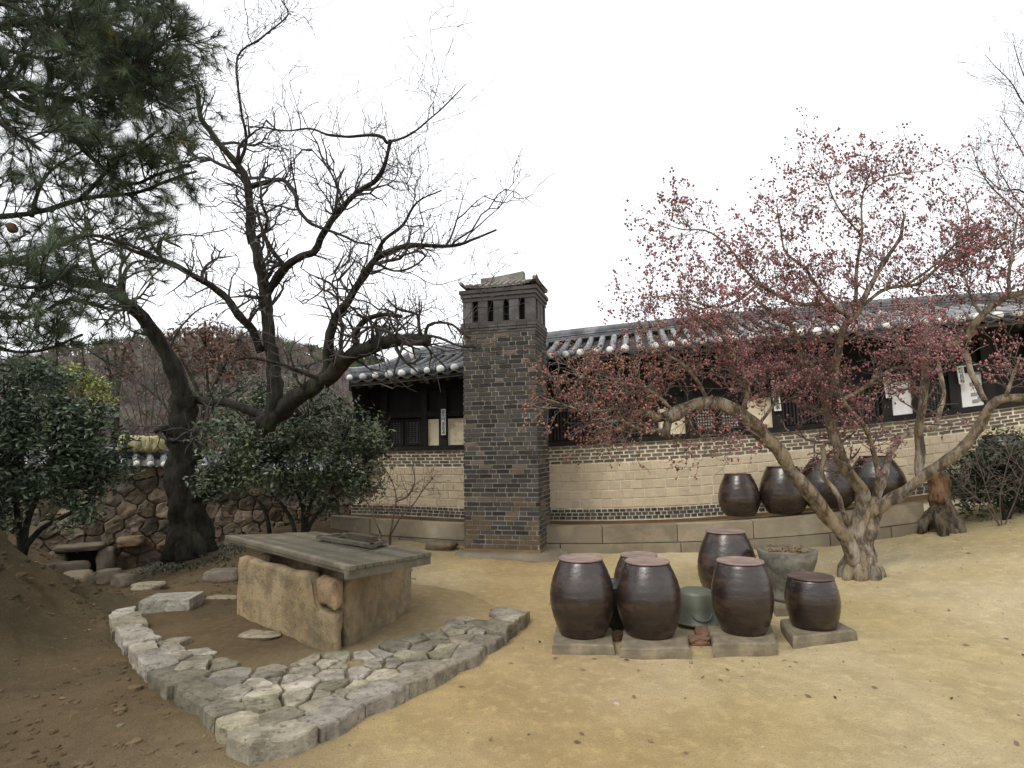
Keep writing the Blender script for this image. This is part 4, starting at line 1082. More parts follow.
B_ = add([(267, 300, 7.85), (270, 288, 7.8), (286, 266, 7.6), (313, 253, 7.4), (323, 235, 7.3), (333, 218, 7.2), (356, 195, 7.0), (376, 180, 6.9), (387, 156, 6.8), (391, 141, 6.75)], .085, .03, 7, 9)
C_ = add([(326, 378, 7.5), (328, 345, 7.4), (335, 318, 7.3), (348, 300, 7.2), (362, 278, 7.1), (376, 258, 7.0), (395, 249, 6.9), (411, 246, 6.8), (450, 246, 6.6), (475, 238, 6.5), (497, 230, 6.4)], .10, .015, 8, 9)
br_ = [
 ([(249, 189, 7.75), (262, 183, 7.7), (284, 181, 7.5), (296, 194, 7.3), (300, 210, 7.2), (312, 224, 7.1), (330, 232, 7.0), (372, 246, 6.7)], .05, .015),
 ([(284, 266, 7.6), (268, 246, 7.5), (262, 225, 7.5), (256, 205, 7.6)], .045, .02),
 ([(387, 141, 6.8), (378, 135, 6.9), (345, 138, 7.1), (309, 129, 7.3), (280, 129, 7.4), (243, 125, 7.5)], .03, .012),
 ([(388, 143, 6.8), (403, 137, 6.7), (434, 113, 6.5), (466, 84, 6.3)], .022, .006),
 ([(376, 256, 7.0), (384, 240, 6.9), (403, 226, 6.8), (414, 208, 6.7), (423, 199, 6.6), (442, 191, 6.5)], .035, .012),
 ([(370, 262, 7.0), (395, 270, 6.8), (420, 262, 6.7), (430, 250, 6.6)], .03, .01),
 ([(340, 368, 7.35), (347, 358, 7.4), (359, 352, 7.4), (354, 340, 7.4), (359, 326, 7.3), (370, 318, 7.2), (385, 315, 7.1), (402, 318, 7.0)], .07, .03),
 ([(421, 337, 6.9), (419, 325, 6.85), (418, 314, 6.8), (408, 311, 6.8), (397, 309, 6.8), (385, 300, 6.8)], .03, .015),
 ([(425, 336, 6.9), (428, 326, 6.8), (439, 324, 6.75), (452, 326, 6.7), (463, 334, 6.6), (470, 338, 6.5)], .028, .014),
 ([(424, 335, 6.9), (441, 339, 6.8), (457, 345, 6.7), (476, 348, 6.6)], .026, .012),
 ([(262, 352, 7.9), (252, 330, 7.8), (240, 317, 7.7), (227, 300, 7.6), (212, 286, 7.5), (196, 276, 7.4), (172, 263, 7.2), (152, 256, 7.1), (132, 250, 7.0), (105, 236, 6.9)], .085, .03),
 ([(129, 305, 7.7), (124, 285, 7.6), (128, 268, 7.5), (140, 262, 7.4), (152, 262, 7.3)], .04, .012),
 ([(324, 380, 7.5), (300, 372, 7.3), (276, 362, 7.2), (252, 358, 7.1), (232, 362, 7.0)], .04, .02),
 ([(249, 189, 7.75), (238, 175, 7.9), (225, 160, 8.1), (214, 138, 8.3)], .03, .01),
 ([(239, 168, 7.7), (246, 140, 7.6), (241, 110, 7.5), (239, 57, 7.4), (262, 38, 7.3), (288, 15, 7.2), (280, -5, 7.2)], .032, .010),
 ([(158, 255, 7.1), (160, 240, 7.0), (176, 246, 6.9), (182, 250, 6.8)], .04, .01),
 ([(296, 194, 7.3), (292, 170, 7.2), (290, 140, 7.1)], .02, .006),
 ([(333, 218, 7.2), (346, 205, 7.4), (362, 178, 7.6), (375, 165, 7.7)], .025, .006),
 ([(200, 117, 7.5), (206, 95, 7.5), (203, 85, 7.5), (196, 75, 7.5)], .02, .008),
 ([(167, 355, 8.1), (180, 330, 8.3), (200, 310, 8.5), (230, 296, 8.7)], .03, .008),
 ([(181, 425, 8.3), (160, 400, 8.7), (140, 385, 9.0)], .03, .01),
]
for i, (p, a, b) in enumerate(br_): add(p, a, b, 50 + i, 7, wig=.035)
trunk = tk.build('trunk', M['bark'], tree, smooth=True)
tw = MB(); tips = []; R = random.Random(77)
prm = dict(seg=.085, wig=.30, up=.05, kid=.5, rmin=.0026)
for i, (q, r) in enumerate(LM):
    if i in (0, 3, 4): continue
    Ln = sum((a - b).length for a, b in zip(q[:-1], q[1:]))
    big = i in (1, 5, 6, 7, 8)
    sprout(tw, R, q, r, int(Ln * (8 if not big else 5)), .6, prm, tips, .3 if big else .12, 3, Vector((0, 0, .35)))
prmM = dict(seg=.10, wig=.26, up=.07, kid=.55, rmin=.003)
for i, (q, r) in enumerate(LM):       # crooked middle-sized branches
    if i in (0, 3, 4): continue
    Ln = sum((a - b).length for a, b in zip(q[:-1], q[1:])); sprout(tw, R, q, r, int(Ln * 1.25) + 1, 1.1, prmM, tips, .35, 3, Vector((.1, 0, .5)), .62)
prm2 = dict(seg=.16, wig=.07, up=.05, kid=.16, rmin=.0024)
for i, (q, r) in enumerate(LM):       # long straight water shoots
    if i in (0, 3, 4, 2): continue
    Ln = sum((a - b).length for a, b in zip(q[:-1], q[1:])); sprout(tw, R, q, r, int(Ln * 5.5), .85, prm2, tips, .35, 2, Vector((0, 0, 1.1)), .15)
tw.build('twigs', M['twig'], tree)['kind'] = 'stuff'

# ------------------------------------------------------------------ right-hand tree with dull red seed pods
rb_ = P(862, 580, 7.05)
rt_ = empty('pod_tree', rb_, 'multi-stemmed tree with peeling pale bark and dull red seed pods right of the jars', 'tree')
LS[0] = 1.0
tk = MB(); LM = []
add([(862, 585, 7.05), (862, 560, 7.05), (862, 535, 7.05), (866, 512, 7.05), (870, 497, 7.05)], .15, .11, 1, 18, bump=.6)
for a in range(8):
    an = a * .8 + .2; p0 = rb_ + Vector((0, 0, .35)); p1 = rb_ + Vector((math.cos(an) * .17, math.sin(an) * .14, .1)); p2 = rb_ + Vector((math.cos(an) * .25, math.sin(an) * .22, -.07)); tk.tube([p0, p1, p2], [.10, .085, .03], 7, (1, 1, 1), True, .3, a + 20)
LS[0] = .64
add([(855, 565, 7.0), (850, 548, 6.95), (840, 530, 6.9), (822, 510, 6.8), (804, 489, 6.7), (789, 470, 6.6), (774, 447, 6.5), (757, 428, 6.4), (741, 415, 6.3), (728, 405, 6.25), (707, 402, 6.2), (675, 413, 6.1), (664, 418, 6.1)], .125, .10, 2, 12)
add([(664, 417, 6.1), (657, 418, 6.1), (648, 412, 6.1), (636, 413, 6.05), (627, 423, 6.0), (616, 430, 6.0), (600, 431, 5.9)], .075, .03, 3, 9)
add([(666, 430, 6.1), (664, 436, 6.1), (667, 420, 6.1)], .07, .06, 44, 9)
add([(868, 512, 7.05), (862, 495, 7.0), (852, 478, 6.95), (842, 458, 6.9), (835, 438, 6.85), (828, 410, 6.8), (824, 385, 6.8), (818, 368, 6.8)], .115, .08, 4, 11)
add([(828, 408, 6.8), (833, 385, 6.7), (836, 360, 6.6), (840, 338, 6.5), (850, 318, 6.4), (858, 312, 6.4), (868, 290, 6.3), (876, 276, 6.3), (888, 255, 6.2), (900, 238, 6.1), (905, 215, 6.1)], .08, .02, 5, 9)
add([(820, 375, 6.8), (808, 362, 6.7), (800, 345, 6.6), (790, 325, 6.5), (775, 312, 6.4), (758, 300, 6.3)], .06, .025, 6, 9)
add([(873, 500, 7.05), (877, 482, 6.9), (876, 460, 6.8), (868, 440, 6.7), (858, 420, 6.6), (846, 404, 6.5), (838, 392, 6.4)], .045, .03, 7, 8)
add([(872, 505, 7.1), (880, 492, 7.2), (886, 472, 7.3), (889, 452, 7.4), (900, 440, 7.5), (916, 431, 7.6), (934, 428, 7.7), (940, 415, 7.8), (942, 385, 7.9), (940, 362, 8.0)], .075, .035, 8, 9)
add([(868, 515, 7.0), (884, 505, 6.9), (902, 493, 6.75), (920, 479, 6.6), (940, 466, 6.45), (957, 454, 6.3), (970, 440, 6.2), (980, 422, 6.1), (990, 405, 6.0), (1005, 398, 5.9), (1030, 397, 5.8), (1060, 400, 5.7)], .11, .05, 9, 11)
add([(921, 478, 6.6), (920, 455, 6.6), (920, 425, 6.55), (923, 400, 6.5), (925, 375, 6.5), (926, 355, 6.45), (938, 347, 6.4), (952, 345, 6.35), (964, 345, 6.3)], .07, .05, 10, 10)
add([(964, 346, 6.3), (972, 330, 6.2), (980, 318, 6.1), (992, 306, 6.0), (1008, 296, 5.9), (1024, 292, 5.8), (1060, 280, 5.7)], .06, .035, 11, 9)
add([(952, 346, 6.35), (966, 352, 6.3), (970, 372, 6.2), (978, 388, 6.2), (986, 400, 6.1)], .045, .04, 12, 9)
add([(852, 545, 7.0), (849, 528, 6.9), (842, 505, 6.8), (832, 488, 6.75), (822, 474, 6.7), (826, 460, 6.7), (824, 448, 6.7)], .05, .04, 13, 8)
br2 = [
 ([(842, 400, 6.5), (862, 388, 6.4), (888, 372, 6.2), (905, 366, 6.1), (926, 355, 6.0)], .035, .025),
 ([(854, 314, 6.4), (856, 290, 6.3), (858, 262, 6.3), (861, 235, 6.2), (862, 200, 6.2), (868, 178, 6.1), (873, 165, 6.1)], .035, .008),
 ([(850, 318, 6.4), (830, 302, 6.2), (808, 272, 6.1), (792, 258, 6.0), (783, 247, 6.0), (780, 222, 5.9), (776, 200, 5.9)], .035, .008),
 ([(838, 312, 6.4), (820, 304, 6.3), (800, 305, 6.2), (780, 296, 6.1), (758, 283, 6.0), (744, 268, 5.9), (729, 247, 5.8), (704, 230, 5.7), (680, 228, 5.6), (655, 222, 5.6)], .035, .006),
 ([(758, 284, 6.0), (740, 300, 5.9), (715, 306, 5.8), (690, 300, 5.7), (660, 296, 5.6), (640, 300, 5.5)], .025, .006),
 ([(862, 305, 6.35), (885, 290, 6.4), (920, 282, 6.5), (945, 262, 6.5), (975, 248, 6.5), (1000, 236, 6.5), (1024, 225, 6.5)], .035, .01),
 ([(905, 286, 6.4), (930, 270, 6.2), (950, 250, 6.1), (965, 230, 6.1), (968, 210, 6.0), (963, 192, 6.0)], .025, .007),
 ([(862, 192, 6.2), (880, 178, 6.1), (905, 172, 6.0), (930, 172, 6.0)], .018, .005),
 ([(862, 235, 6.2), (842, 212, 6.1), (825, 180, 6.0), (810, 170, 6.0), (796, 168, 6.0)], .018, .005),
 ([(1008, 296, 5.9), (1010, 270, 5.9), (1014, 240, 5.9), (1020, 210, 5.9)], .03, .01),
 ([(741, 414, 6.3), (748, 390, 6.2), (740, 365, 6.1), (724, 340, 6.0), (706, 322, 5.9), (690, 312, 5.8)], .04, .01),
 ([(707, 402, 6.2), (696, 380, 6.1), (676, 360, 6.0), (650, 348, 5.9), (628, 340, 5.8)], .035, .008),
 ([(675, 413, 6.1), (655, 395, 6.0), (625, 385, 5.9), (595, 382, 5.8), (565, 372, 5.7)], .03, .007),
 ([(636, 415, 6.05), (615, 408, 5.9), (590, 410, 5.8), (562, 402, 5.7), (545, 398, 5.7)], .03, .008),
 ([(664, 430, 6.1), (640, 428, 6.0), (620, 420, 5.9), (600, 422, 5.8)], .035, .02),
 ([(757, 428, 6.4), (775, 400, 6.5), (782, 375, 6.6), (775, 350, 6.7), (765, 330, 6.8)], .035, .01),
 ([(818, 368, 6.8), (800, 372, 6.6), (778, 378, 6.5), (755, 372, 6.4), (735, 380, 6.3)], .03, .01),
 ([(836, 440, 6.85), (846, 432, 6.8), (850, 420, 6.8), (838, 405, 6.8)], .035, .02),
 ([(906, 372, 6.1), (900, 350, 6.0), (890, 335, 5.9), (880, 320, 5.9)], .02, .008),
 ([(707, 402, 6.2), (690, 420, 6.1), (700, 436, 6.0), (714, 442, 5.9)], .02, .007),
 ([(1005, 398, 5.9), (1012, 375, 5.8), (1020, 355, 5.7)], .03, .01),
 ([(940, 362, 8.0), (930, 335, 8.0), (915, 315, 8.0)], .025, .008),
 ([(982, 316, 6.1), (970, 296, 6.1), (962, 276, 6.1), (945, 262, 6.1)], .025, .008),
]
for i, (p, a, b) in enumerate(br2): add(p, a, b, 90 + i, 7, wig=.03)
tk.build('trunk', M['pbark'], rt_, smooth=True)
tw = MB(); tips = []; R = random.Random(99)
prm3 = dict(seg=.07, wig=.24, up=.05, kid=.48, rmin=.0024)
for i, (q, r) in enumerate(LM):
    if i in (0, 1, 3, 8, 9, 12, 13): 
        continue
    Ln = sum((a - b).length for a, b in zip(q[:-1], q[1:]))
    thin = i >= 14
    sprout(tw, R, q, r, int(Ln * (34 if thin else 16)) + 2, .48, prm3, tips, .12 if thin else .3, 3, Vector((0, 0, .3)), .3)
tw.build('twigs', M['ptwig'], rt_)['kind'] = 'stuff'
be = MB(); OCT = [(1, 0, 0), (-1, 0, 0), (0, 1, 0), (0, -1, 0), (0, 0, 1), (0, 0, -1)]; OF = [(0, 2, 4), (2, 1, 4), (1, 3, 4), (3, 0, 4), (2, 0, 5), (1, 2, 5), (3, 1, 5), (0, 3, 5)]
for pts, lev in tips:
    if lev < 1: continue
    for p in pts[1:]:
        for _q in range((1 if R.random() < (.60 if lev == 3 else .38) else 0) * (1 + (R.random() < .4) * 2)):
            p_ = p + Vector((R.gauss(0, .018), R.gauss(0, .018), R.gauss(0, .018))); s_ = R.uniform(.006, .0165); v = R.uniform(.5, 1.45)
            if R.random() < min(1, max(0, 2.6 - p_.x)) and p_.z < 2.5 + .5 * R.random():
                if R.random() < .35: continue
                cc_ = (v, v * R.uniform(.8, 1.2), v * R.uniform(.65, 1.0))
            else: cc_ = (v * 1.1, v * R.uniform(.9, 1.4), v * R.uniform(1.1, 1.6))
            be.add([(p_.x + a * s_, p_.y + b * s_, p_.z + c * s_ * 1.1) for a, b, c in OCT], OF, cc_)
be.build('seed_pods', M['berry'], rt_, smooth=True)['kind'] = 'stuff'

# bare tree reaching in at the far right, and slender tree behind
p = P(1075, 330, 10); bt2 = empty('slender_tree', (p.x, p.y, gz(p.x, p.y)), 'slender bare tree reaching in at the top right edge above the roof', 'tree')
tk = MB(); LM = []
q0 = [(1085, 520, 10), (1078, 400, 10), (1070, 260, 10), (1062, 160, 10)]; add(q0, .09, .04, 3, 7)
for i, (p_) in enumerate([[(1070, 260, 10), (1045, 200, 9.8), (1020, 150, 9.6), (1000, 115, 9.5)], [(1064, 180, 10), (1045, 130, 9.9), (1025, 80, 9.8), (1012, 40, 9.8)], [(1072, 290, 10), (1040, 240, 9.8), (1010, 205, 9.7), (985, 180, 9.6), (968, 140, 9.6)], [(1062, 160, 10), (1055, 90, 10), (1050, 20, 10)]]): add(p_, .035, .008, 10 + i, 6)
for i, p_ in enumerate([[(1062, 240, 10), (1030, 215, 9.9), (1005, 180, 9.8), (992, 150, 9.8)], [(1050, 210, 10), (1020, 190, 9.8), (1000, 190, 9.8), (975, 165, 9.7)], [(1060, 150, 10), (1030, 110, 9.9), (1008, 80, 9.8), (985, 55, 9.8)]]): add(p_, .03, .007, 30 + i, 6)
tk.build('trunk', M['bark'], bt2, smooth=True); tw = MB(); tips = []; R = random.Random(4)
for q, r in LM[1:]: sprout(tw, R, q, r, 48, .9, prm2, tips, .2, 3, Vector((-.3, 0, .9)), .3)
tw.build('twigs', M['twig'], bt2)['kind'] = 'stuff'

# ------------------------------------------------------------------ broadleaf evergreens
def leaf(mb, R, c, s, v, dirv=None):
    d = Vector((R.gauss(0, 1), R.gauss(0, 1), R.gauss(0, .7) + .2)).normalized(); w = d.cross(Vector((R.gauss(0, 1), R.gauss(0, 1), R.gauss(0, 1)))).normalized(); n_ = d.cross(w) * s * .12
    mb.add([c - d * s, c - w * s * .42 + n_, c + d * s, c + w * s * .42 + n_], [(0, 1, 2), (0, 2, 3)], v)
def bush(name, base, stems, blobs, nleaf, ls, seed, label, cat, cols, stem_r=.035, part='foliage', matk='leaf', tm='bark', tone=(1, 1, 1), clump=14, shell=.55, thr=-.12):
    R = random.Random(seed); root = empty(name, base, label, cat); st = MB()
    for s_ in stems:
        q = smooth_path([P(*p) for p in s_], .1); q[0].z = min(q[0].z, gz(q[0].x, q[0].y) - .03); st.tube(q, [stem_r * (1 - .6 * i / len(q)) for i in range(len(q))], 6, (1, 1, 1), True, .2, seed)
    lf = MB(); tot = sum(b[3] * b[4] for b in blobs)
    tops = [P(*s_[-1]) for s_ in stems]
    for (px, py, Y, rx, ry) in blobs:
        c = P(px, py, Y); k = Y / F; n = int(nleaf / clump * rx * ry / tot)
        for i in range(n):
            d = Vector((R.gauss(0, 1), R.gauss(0, 1), R.gauss(0, 1))).normalized() * (R.random() ** (1 / 3) * (1 - shell) + shell * R.uniform(.75, 1.08))
            cc = c + Vector((d.x * rx * k, d.y * min(rx, ry) * k * .9, d.z * ry * k))
            if N3(cc, 2.6, seed) < thr: continue
            if R.random() < .25 and tops:
                tb = min(tops, key=lambda t: (t - cc).length); st.tube([tb, tb.lerp(cc, .5) + Vector((0, 0, .05)), cc], [.012, .008, .004], 4, (1, 1, 1), False)
            v0 = R.uniform(.6, 1.35)
            for j in range(clump):
                v = v0 * R.uniform(.7, 1.3); h = R.choice(cols); sp = ls * 1.9
                leaf(lf, R, cc + Vector((R.gauss(0, sp), R.gauss(0, sp), R.gauss(0, sp * .7))), ls * R.uniform(.7, 1.2), (h[0] * v, h[1] * v, h[2] * v))
    st.build('stems', M[tm], root, smooth=True); lf.build(part, M[matk], root)['kind'] = 'stuff'; return root
gl = [(1, 1, 1), (1.3, 1.25, 1.05), (.7, .8, .8), (1.7, 1.6, 1.45)]
b0 = P(300, 533, 9.3)
bush('evergreen_shrub', (b0.x, b0.y, gz(b0.x, b0.y)), [[(305, 533, 9.3), (302, 505, 9.3), (290, 480, 9.2), (275, 460, 9.1)], [(305, 533, 9.3), (310, 505, 9.3), (325, 480, 9.3), (340, 455, 9.2)], [(296, 531, 9.3), (286, 510, 9.4), (268, 490, 9.4), (250, 480, 9.4)], [(306, 533, 9.3), (318, 512, 9.2), (345, 490, 9.2), (365, 470, 9.1)], [(270, 530, 9.5), (262, 505, 9.5), (240, 488, 9.5)], [(303, 532, 9.3), (305, 490, 9.3), (310, 450, 9.3), (308, 420, 9.2)]],
     [(225, 448, 7.75, 34, 30), (262, 425, 9.2, 45, 35), (245, 400, 9.4, 38, 26), (246, 470, 7.7, 26, 24), (305, 425, 9.3, 55, 42), (340, 445, 9.2, 48, 44), (362, 470, 9.1, 30, 34), (300, 465, 9.2, 62, 30), (325, 490, 9.2, 48, 22), (212, 485, 7.7, 16, 18), (365, 435, 9.2, 24, 22)], 21000, .040, 5,
     'rounded broadleaf evergreen shrub between the crooked tree and the house', 'shrub', gl)
b0 = P(20, 548, 6.9)
bush('camellia_bush', (b0.x, b0.y, gz(b0.x, b0.y)), [[(22, 560, 6.9), (18, 520, 6.9), (12, 480, 6.8), (5, 440, 6.7)], [(22, 560, 6.9), (28, 520, 6.9), (45, 480, 6.8), (60, 440, 6.7)], [(20, 555, 6.9), (40, 530, 6.9), (75, 510, 6.8), (95, 490, 6.8)]],
     [(20, 400, 6.7, 60, 40), (65, 425, 6.8, 50, 36), (95, 445, 6.9, 32, 28), (30, 460, 6.7, 60, 42), (80, 480, 6.9, 38, 28), (10, 505, 6.7, 45, 26), (-25, 430, 6.5, 50, 60), (40, 380, 6.8, 34, 20), (112, 470, 6.9, 20, 12), (70, 515, 6.8, 30, 16), (118, 440, 6.9, 16, 14)], 24000, .036, 8,
     'dark dense broadleaf bush at the left edge in front of the rubble wall', 'bush', [(.7, .8, .75), (.5, .62, .6), (1.0, 1.05, .95)])
b0 = P(1000, 525, 7.6)
bush('dark_shrub', (b0.x, b0.y, gz(b0.x, b0.y)), [[(1005, 526, 8.0), (1000, 500, 7.9), (985, 475, 7.8)], [(1005, 526, 8.0), (1015, 500, 7.9), (1022, 470, 7.8)]],
     [(1002, 452, 8.2, 36, 20), (1035, 450, 8.2, 30, 24), (965, 478, 8.2, 18, 22), (985, 480, 8.2, 34, 26), (1015, 475, 8.2, 38, 32), (1050, 480, 8.0, 40, 36), (990, 500, 8.2, 32, 20), (1022, 505, 8.2, 30, 18)], 15000, .034, 12,
     'clipped dark evergreen shrub at the right edge against the house wall', 'shrub', [(.7, .8, .7), (.5, .6, .55), (1.0, 1.05, .9)])
# bare shrubs
def bare_shrub(name, base, stems, label, seed, matk, n=16, L=.5, r=.02, kids=3, prm_=None, col='shrub'):
    R = random.Random(seed); root = empty(name, base, label, col); m = MB(); tips = []; ls = []
    for s_ in stems:
        q, rd_ = limb(m, s_, r, r * .35, 6, .06, .1, seed, .02); ls.append((q, rd_))
        g_ = gz(q[0].x, q[0].y)
        if s_[0][1] > 515 and q[0].z > g_: m.tube([q[0], Vector((q[0].x, q[0].y, g_ - .03))], [r, r * 1.2], 6)
    m.build('stems', M[matk], root, smooth=True); m = MB()
    for q, rd_ in ls: sprout(m, R, q, rd_, n, L, prm_ or prm3, tips, .3, kids, Vector((0, 0, .6)), .6)
    m.build('twigs', M[matk], root)['kind'] = 'stuff'
b0 = P(392, 534, 8.0)
M['rtwig'] = mat('reddish_twig', (.085, .058, .046), .85, (.05, .03, .026), 5, 0)
bare_shrub('bare_shrub', b0, [[(390, 535, 8.0), (393, 518, 8.0), (396, 500, 8.0), (392, 482, 8.0), (385, 468, 7.9)], [(390, 535, 8.0), (400, 518, 7.9), (412, 505, 7.8), (424, 488, 7.7), (434, 476, 7.7)], [(380, 532, 8.1), (372, 515, 8.1), (366, 500, 8.1)], [(395, 502, 8), (408, 496, 8), (415, 480, 8), (412, 465, 8)]], 'small leafless reddish shrub just behind the well lid, before the house wall', 3, 'rtwig', 9, .32)
b0 = P(1005, 526, 7.0)
bare_shrub('twiggy_shrub', b0, [[(1000, 526, 7.8), (985, 505, 7.7), (965, 488, 7.6), (955, 478, 7.6)], [(1002, 526, 7.8), (1000, 500, 7.7), (1005, 470, 7.6), (1015, 440, 7.5)], [(1004, 526, 7.8), (1015, 500, 7.7), (1022, 475, 7.6), (1035, 455, 7.6)], [(1000, 526, 7.8), (990, 500, 7.7), (982, 470, 7.7), (975, 450, 7.7)]], 'thin leafless grey shrub in front of the dark evergreen at the right edge', 6, 'ptwig', 13, .42, .014)
for i, (px, py, Y, lb) in enumerate([(150, 395, 11.5, 'bare fan-shaped shrub rising behind the wall left of the crooked trunk'), (210, 400, 12.5, 'bare fan-shaped shrub rising behind the wall right of the crooked trunk')]):
    base = P(px, py + 60, Y); bare_shrub('bare_shrub', base, [[(px + a * .1, py + 60, Y), (px + a * .5, py + 10, Y), (px + a, py - 40 - 20 * math.cos(a * .05), Y - .3)] for a in (-55, -38, -22, -8, 6, 22, 38, 54)], lb, 20 + i, 'rtwig', 14, .7, .018, 3, prm2)
# tree with rusty leaves behind the wall
R = random.Random(8)
for i, (px, py, Y, rx, ry, lb) in enumerate([(205, 345, 14, 50, 26, 'tree with withered rust-brown leaves behind the wall, right of the crooked trunk'), (115, 352, 13, 14, 10, 'sparse rust-leaved treetop left of the crooked trunk')]):
    bs = P(px, py + 90, Y)
    bush('rusty_tree', (bs.x, bs.y, gz(bs.x, bs.y)), [[(px, py + 110, Y), (px + 3, py + 50, Y), (px, py, Y)], [(px, py + 60, Y), (px - rx * .5, py + 10, Y), (px - rx * .7, py - 5, Y)], [(px, py + 60, Y), (px + rx * .5, py + 10, Y), (px + rx * .7, py - 5, Y)]], [(px, py, Y, rx, ry), (px + rx * .5, py + 15, Y, rx * .7, ry)], 2600 if i == 0 else 450, .06, 30 + i, lb, 'tree', [(.8, .85, .9), (.65, .6, .62), (1.0, 1.0, .95)], .05, matk='dry', clump=7, shell=.2)
# yellow-green clump behind the camellia
bs = P(85, 470, 9.9)
bush('bamboo_clump', (bs.x, bs.y, gz(bs.x, bs.y)), [[(85, 480, 9.9), (85, 430, 9.9), (80, 400, 9.9)], [(90, 480, 9.9), (95, 430, 9.9), (95, 405, 9.9)]], [(80, 385, 9.9, 16, 22), (94, 395, 9.9, 14, 18), (70, 375, 9.9, 14, 14)], 4500, .04, 41, 'yellow-green feathery clump showing behind the dark left bush', 'bamboo', [(4.2, 3.2, 1.3), (3, 2.5, 1.1), (5, 4, 1.7)], .012, tm='moss', shell=.2)
# grass tuft at the foot of the crooked tree
gt = MB(); R = random.Random(12)
for i in range(420):
    a = R.uniform(0, 6.28); rr = R.uniform(.3, .62); p = bt + Vector((math.cos(a) * rr * 1.1 + .08, math.sin(a) * rr - .1, 0)); p.z = gz(p.x, p.y) - .01
    L_ = R.uniform(.08, .2); an = R.uniform(0, 6.28); d = Vector((math.cos(an) * .7, math.sin(an) * .7, .5)); w = Vector((-math.sin(an), math.cos(an), 0)) * .008
    m1 = p + d * L_ * .6; t = p + Vector((d.x * L_ * 1.3, d.y * L_ * 1.3, L_ * .2)); v = R.uniform(.6, 1.2); gt.add([p - w, p + w, m1 + w, m1 - w, t], [(0, 1, 2, 3), (3, 2, 4)], (v, v, v))
tag(gt.build('grass', M['leaf']), 'dark green grass tufts round the foot of the crooked tree', 'grass', kind='stuff')

# gnarled stump at the end of the terrace
p = P(940, 530, 7.75)
for _ in range(12): p = P(940, 530, p.y + (p.z - gz(p.x, p.y)) * 4)
SY = p.y
st = empty('tree_stump', (p.x, p.y, p.z), 'old gnarled stump with a brown broken top at the right end of the terrace', 'stump')
m = MB(); q = smooth_path([P(944, 536, SY), P(942, 515, SY), P(940, 500, SY), P(939, 478, SY), P(938, 476, SY)], .05)
m.tube(q, [.21 - .10 * min(1, i / len(q) * 1.8) for i in range(len(q))], 16, (.62, .6, .58), True, .6, 3)
for a in range(6): an = a * 1.05; p0 = p + Vector((0, 0, .25)); m.tube([p0, p + Vector((math.cos(an) * .2, math.sin(an) * .2, .1)), p + Vector((math.cos(an) * .27, math.sin(an) * .27, -.08))], [.10, .08, .05], 7, (.5, .5, .48), True, .4, a)
m.build('bole', M['bark'] if False else M['pbark'], st, smooth=True)
m = MB(); q = smooth_path([P(939, 503, SY - .03), P(939, 488, SY - .03), P(938, 474, SY - .03)], .04); m.tube(q, [.118] * len(q), 14, (.8, .58, .42), True, .25, 6); m.build('bare_wood', M['pbark'], st, smooth=True)
loose(916, 530, (.2, .16, .12), .3, 'small pale stone at the left foot of the old stump', seed=80)
loose(972, 527, (.3, .2, .1), .3, 'flat grey stone at the right foot of the old stump', seed=84, col=(.7, .7, .7))

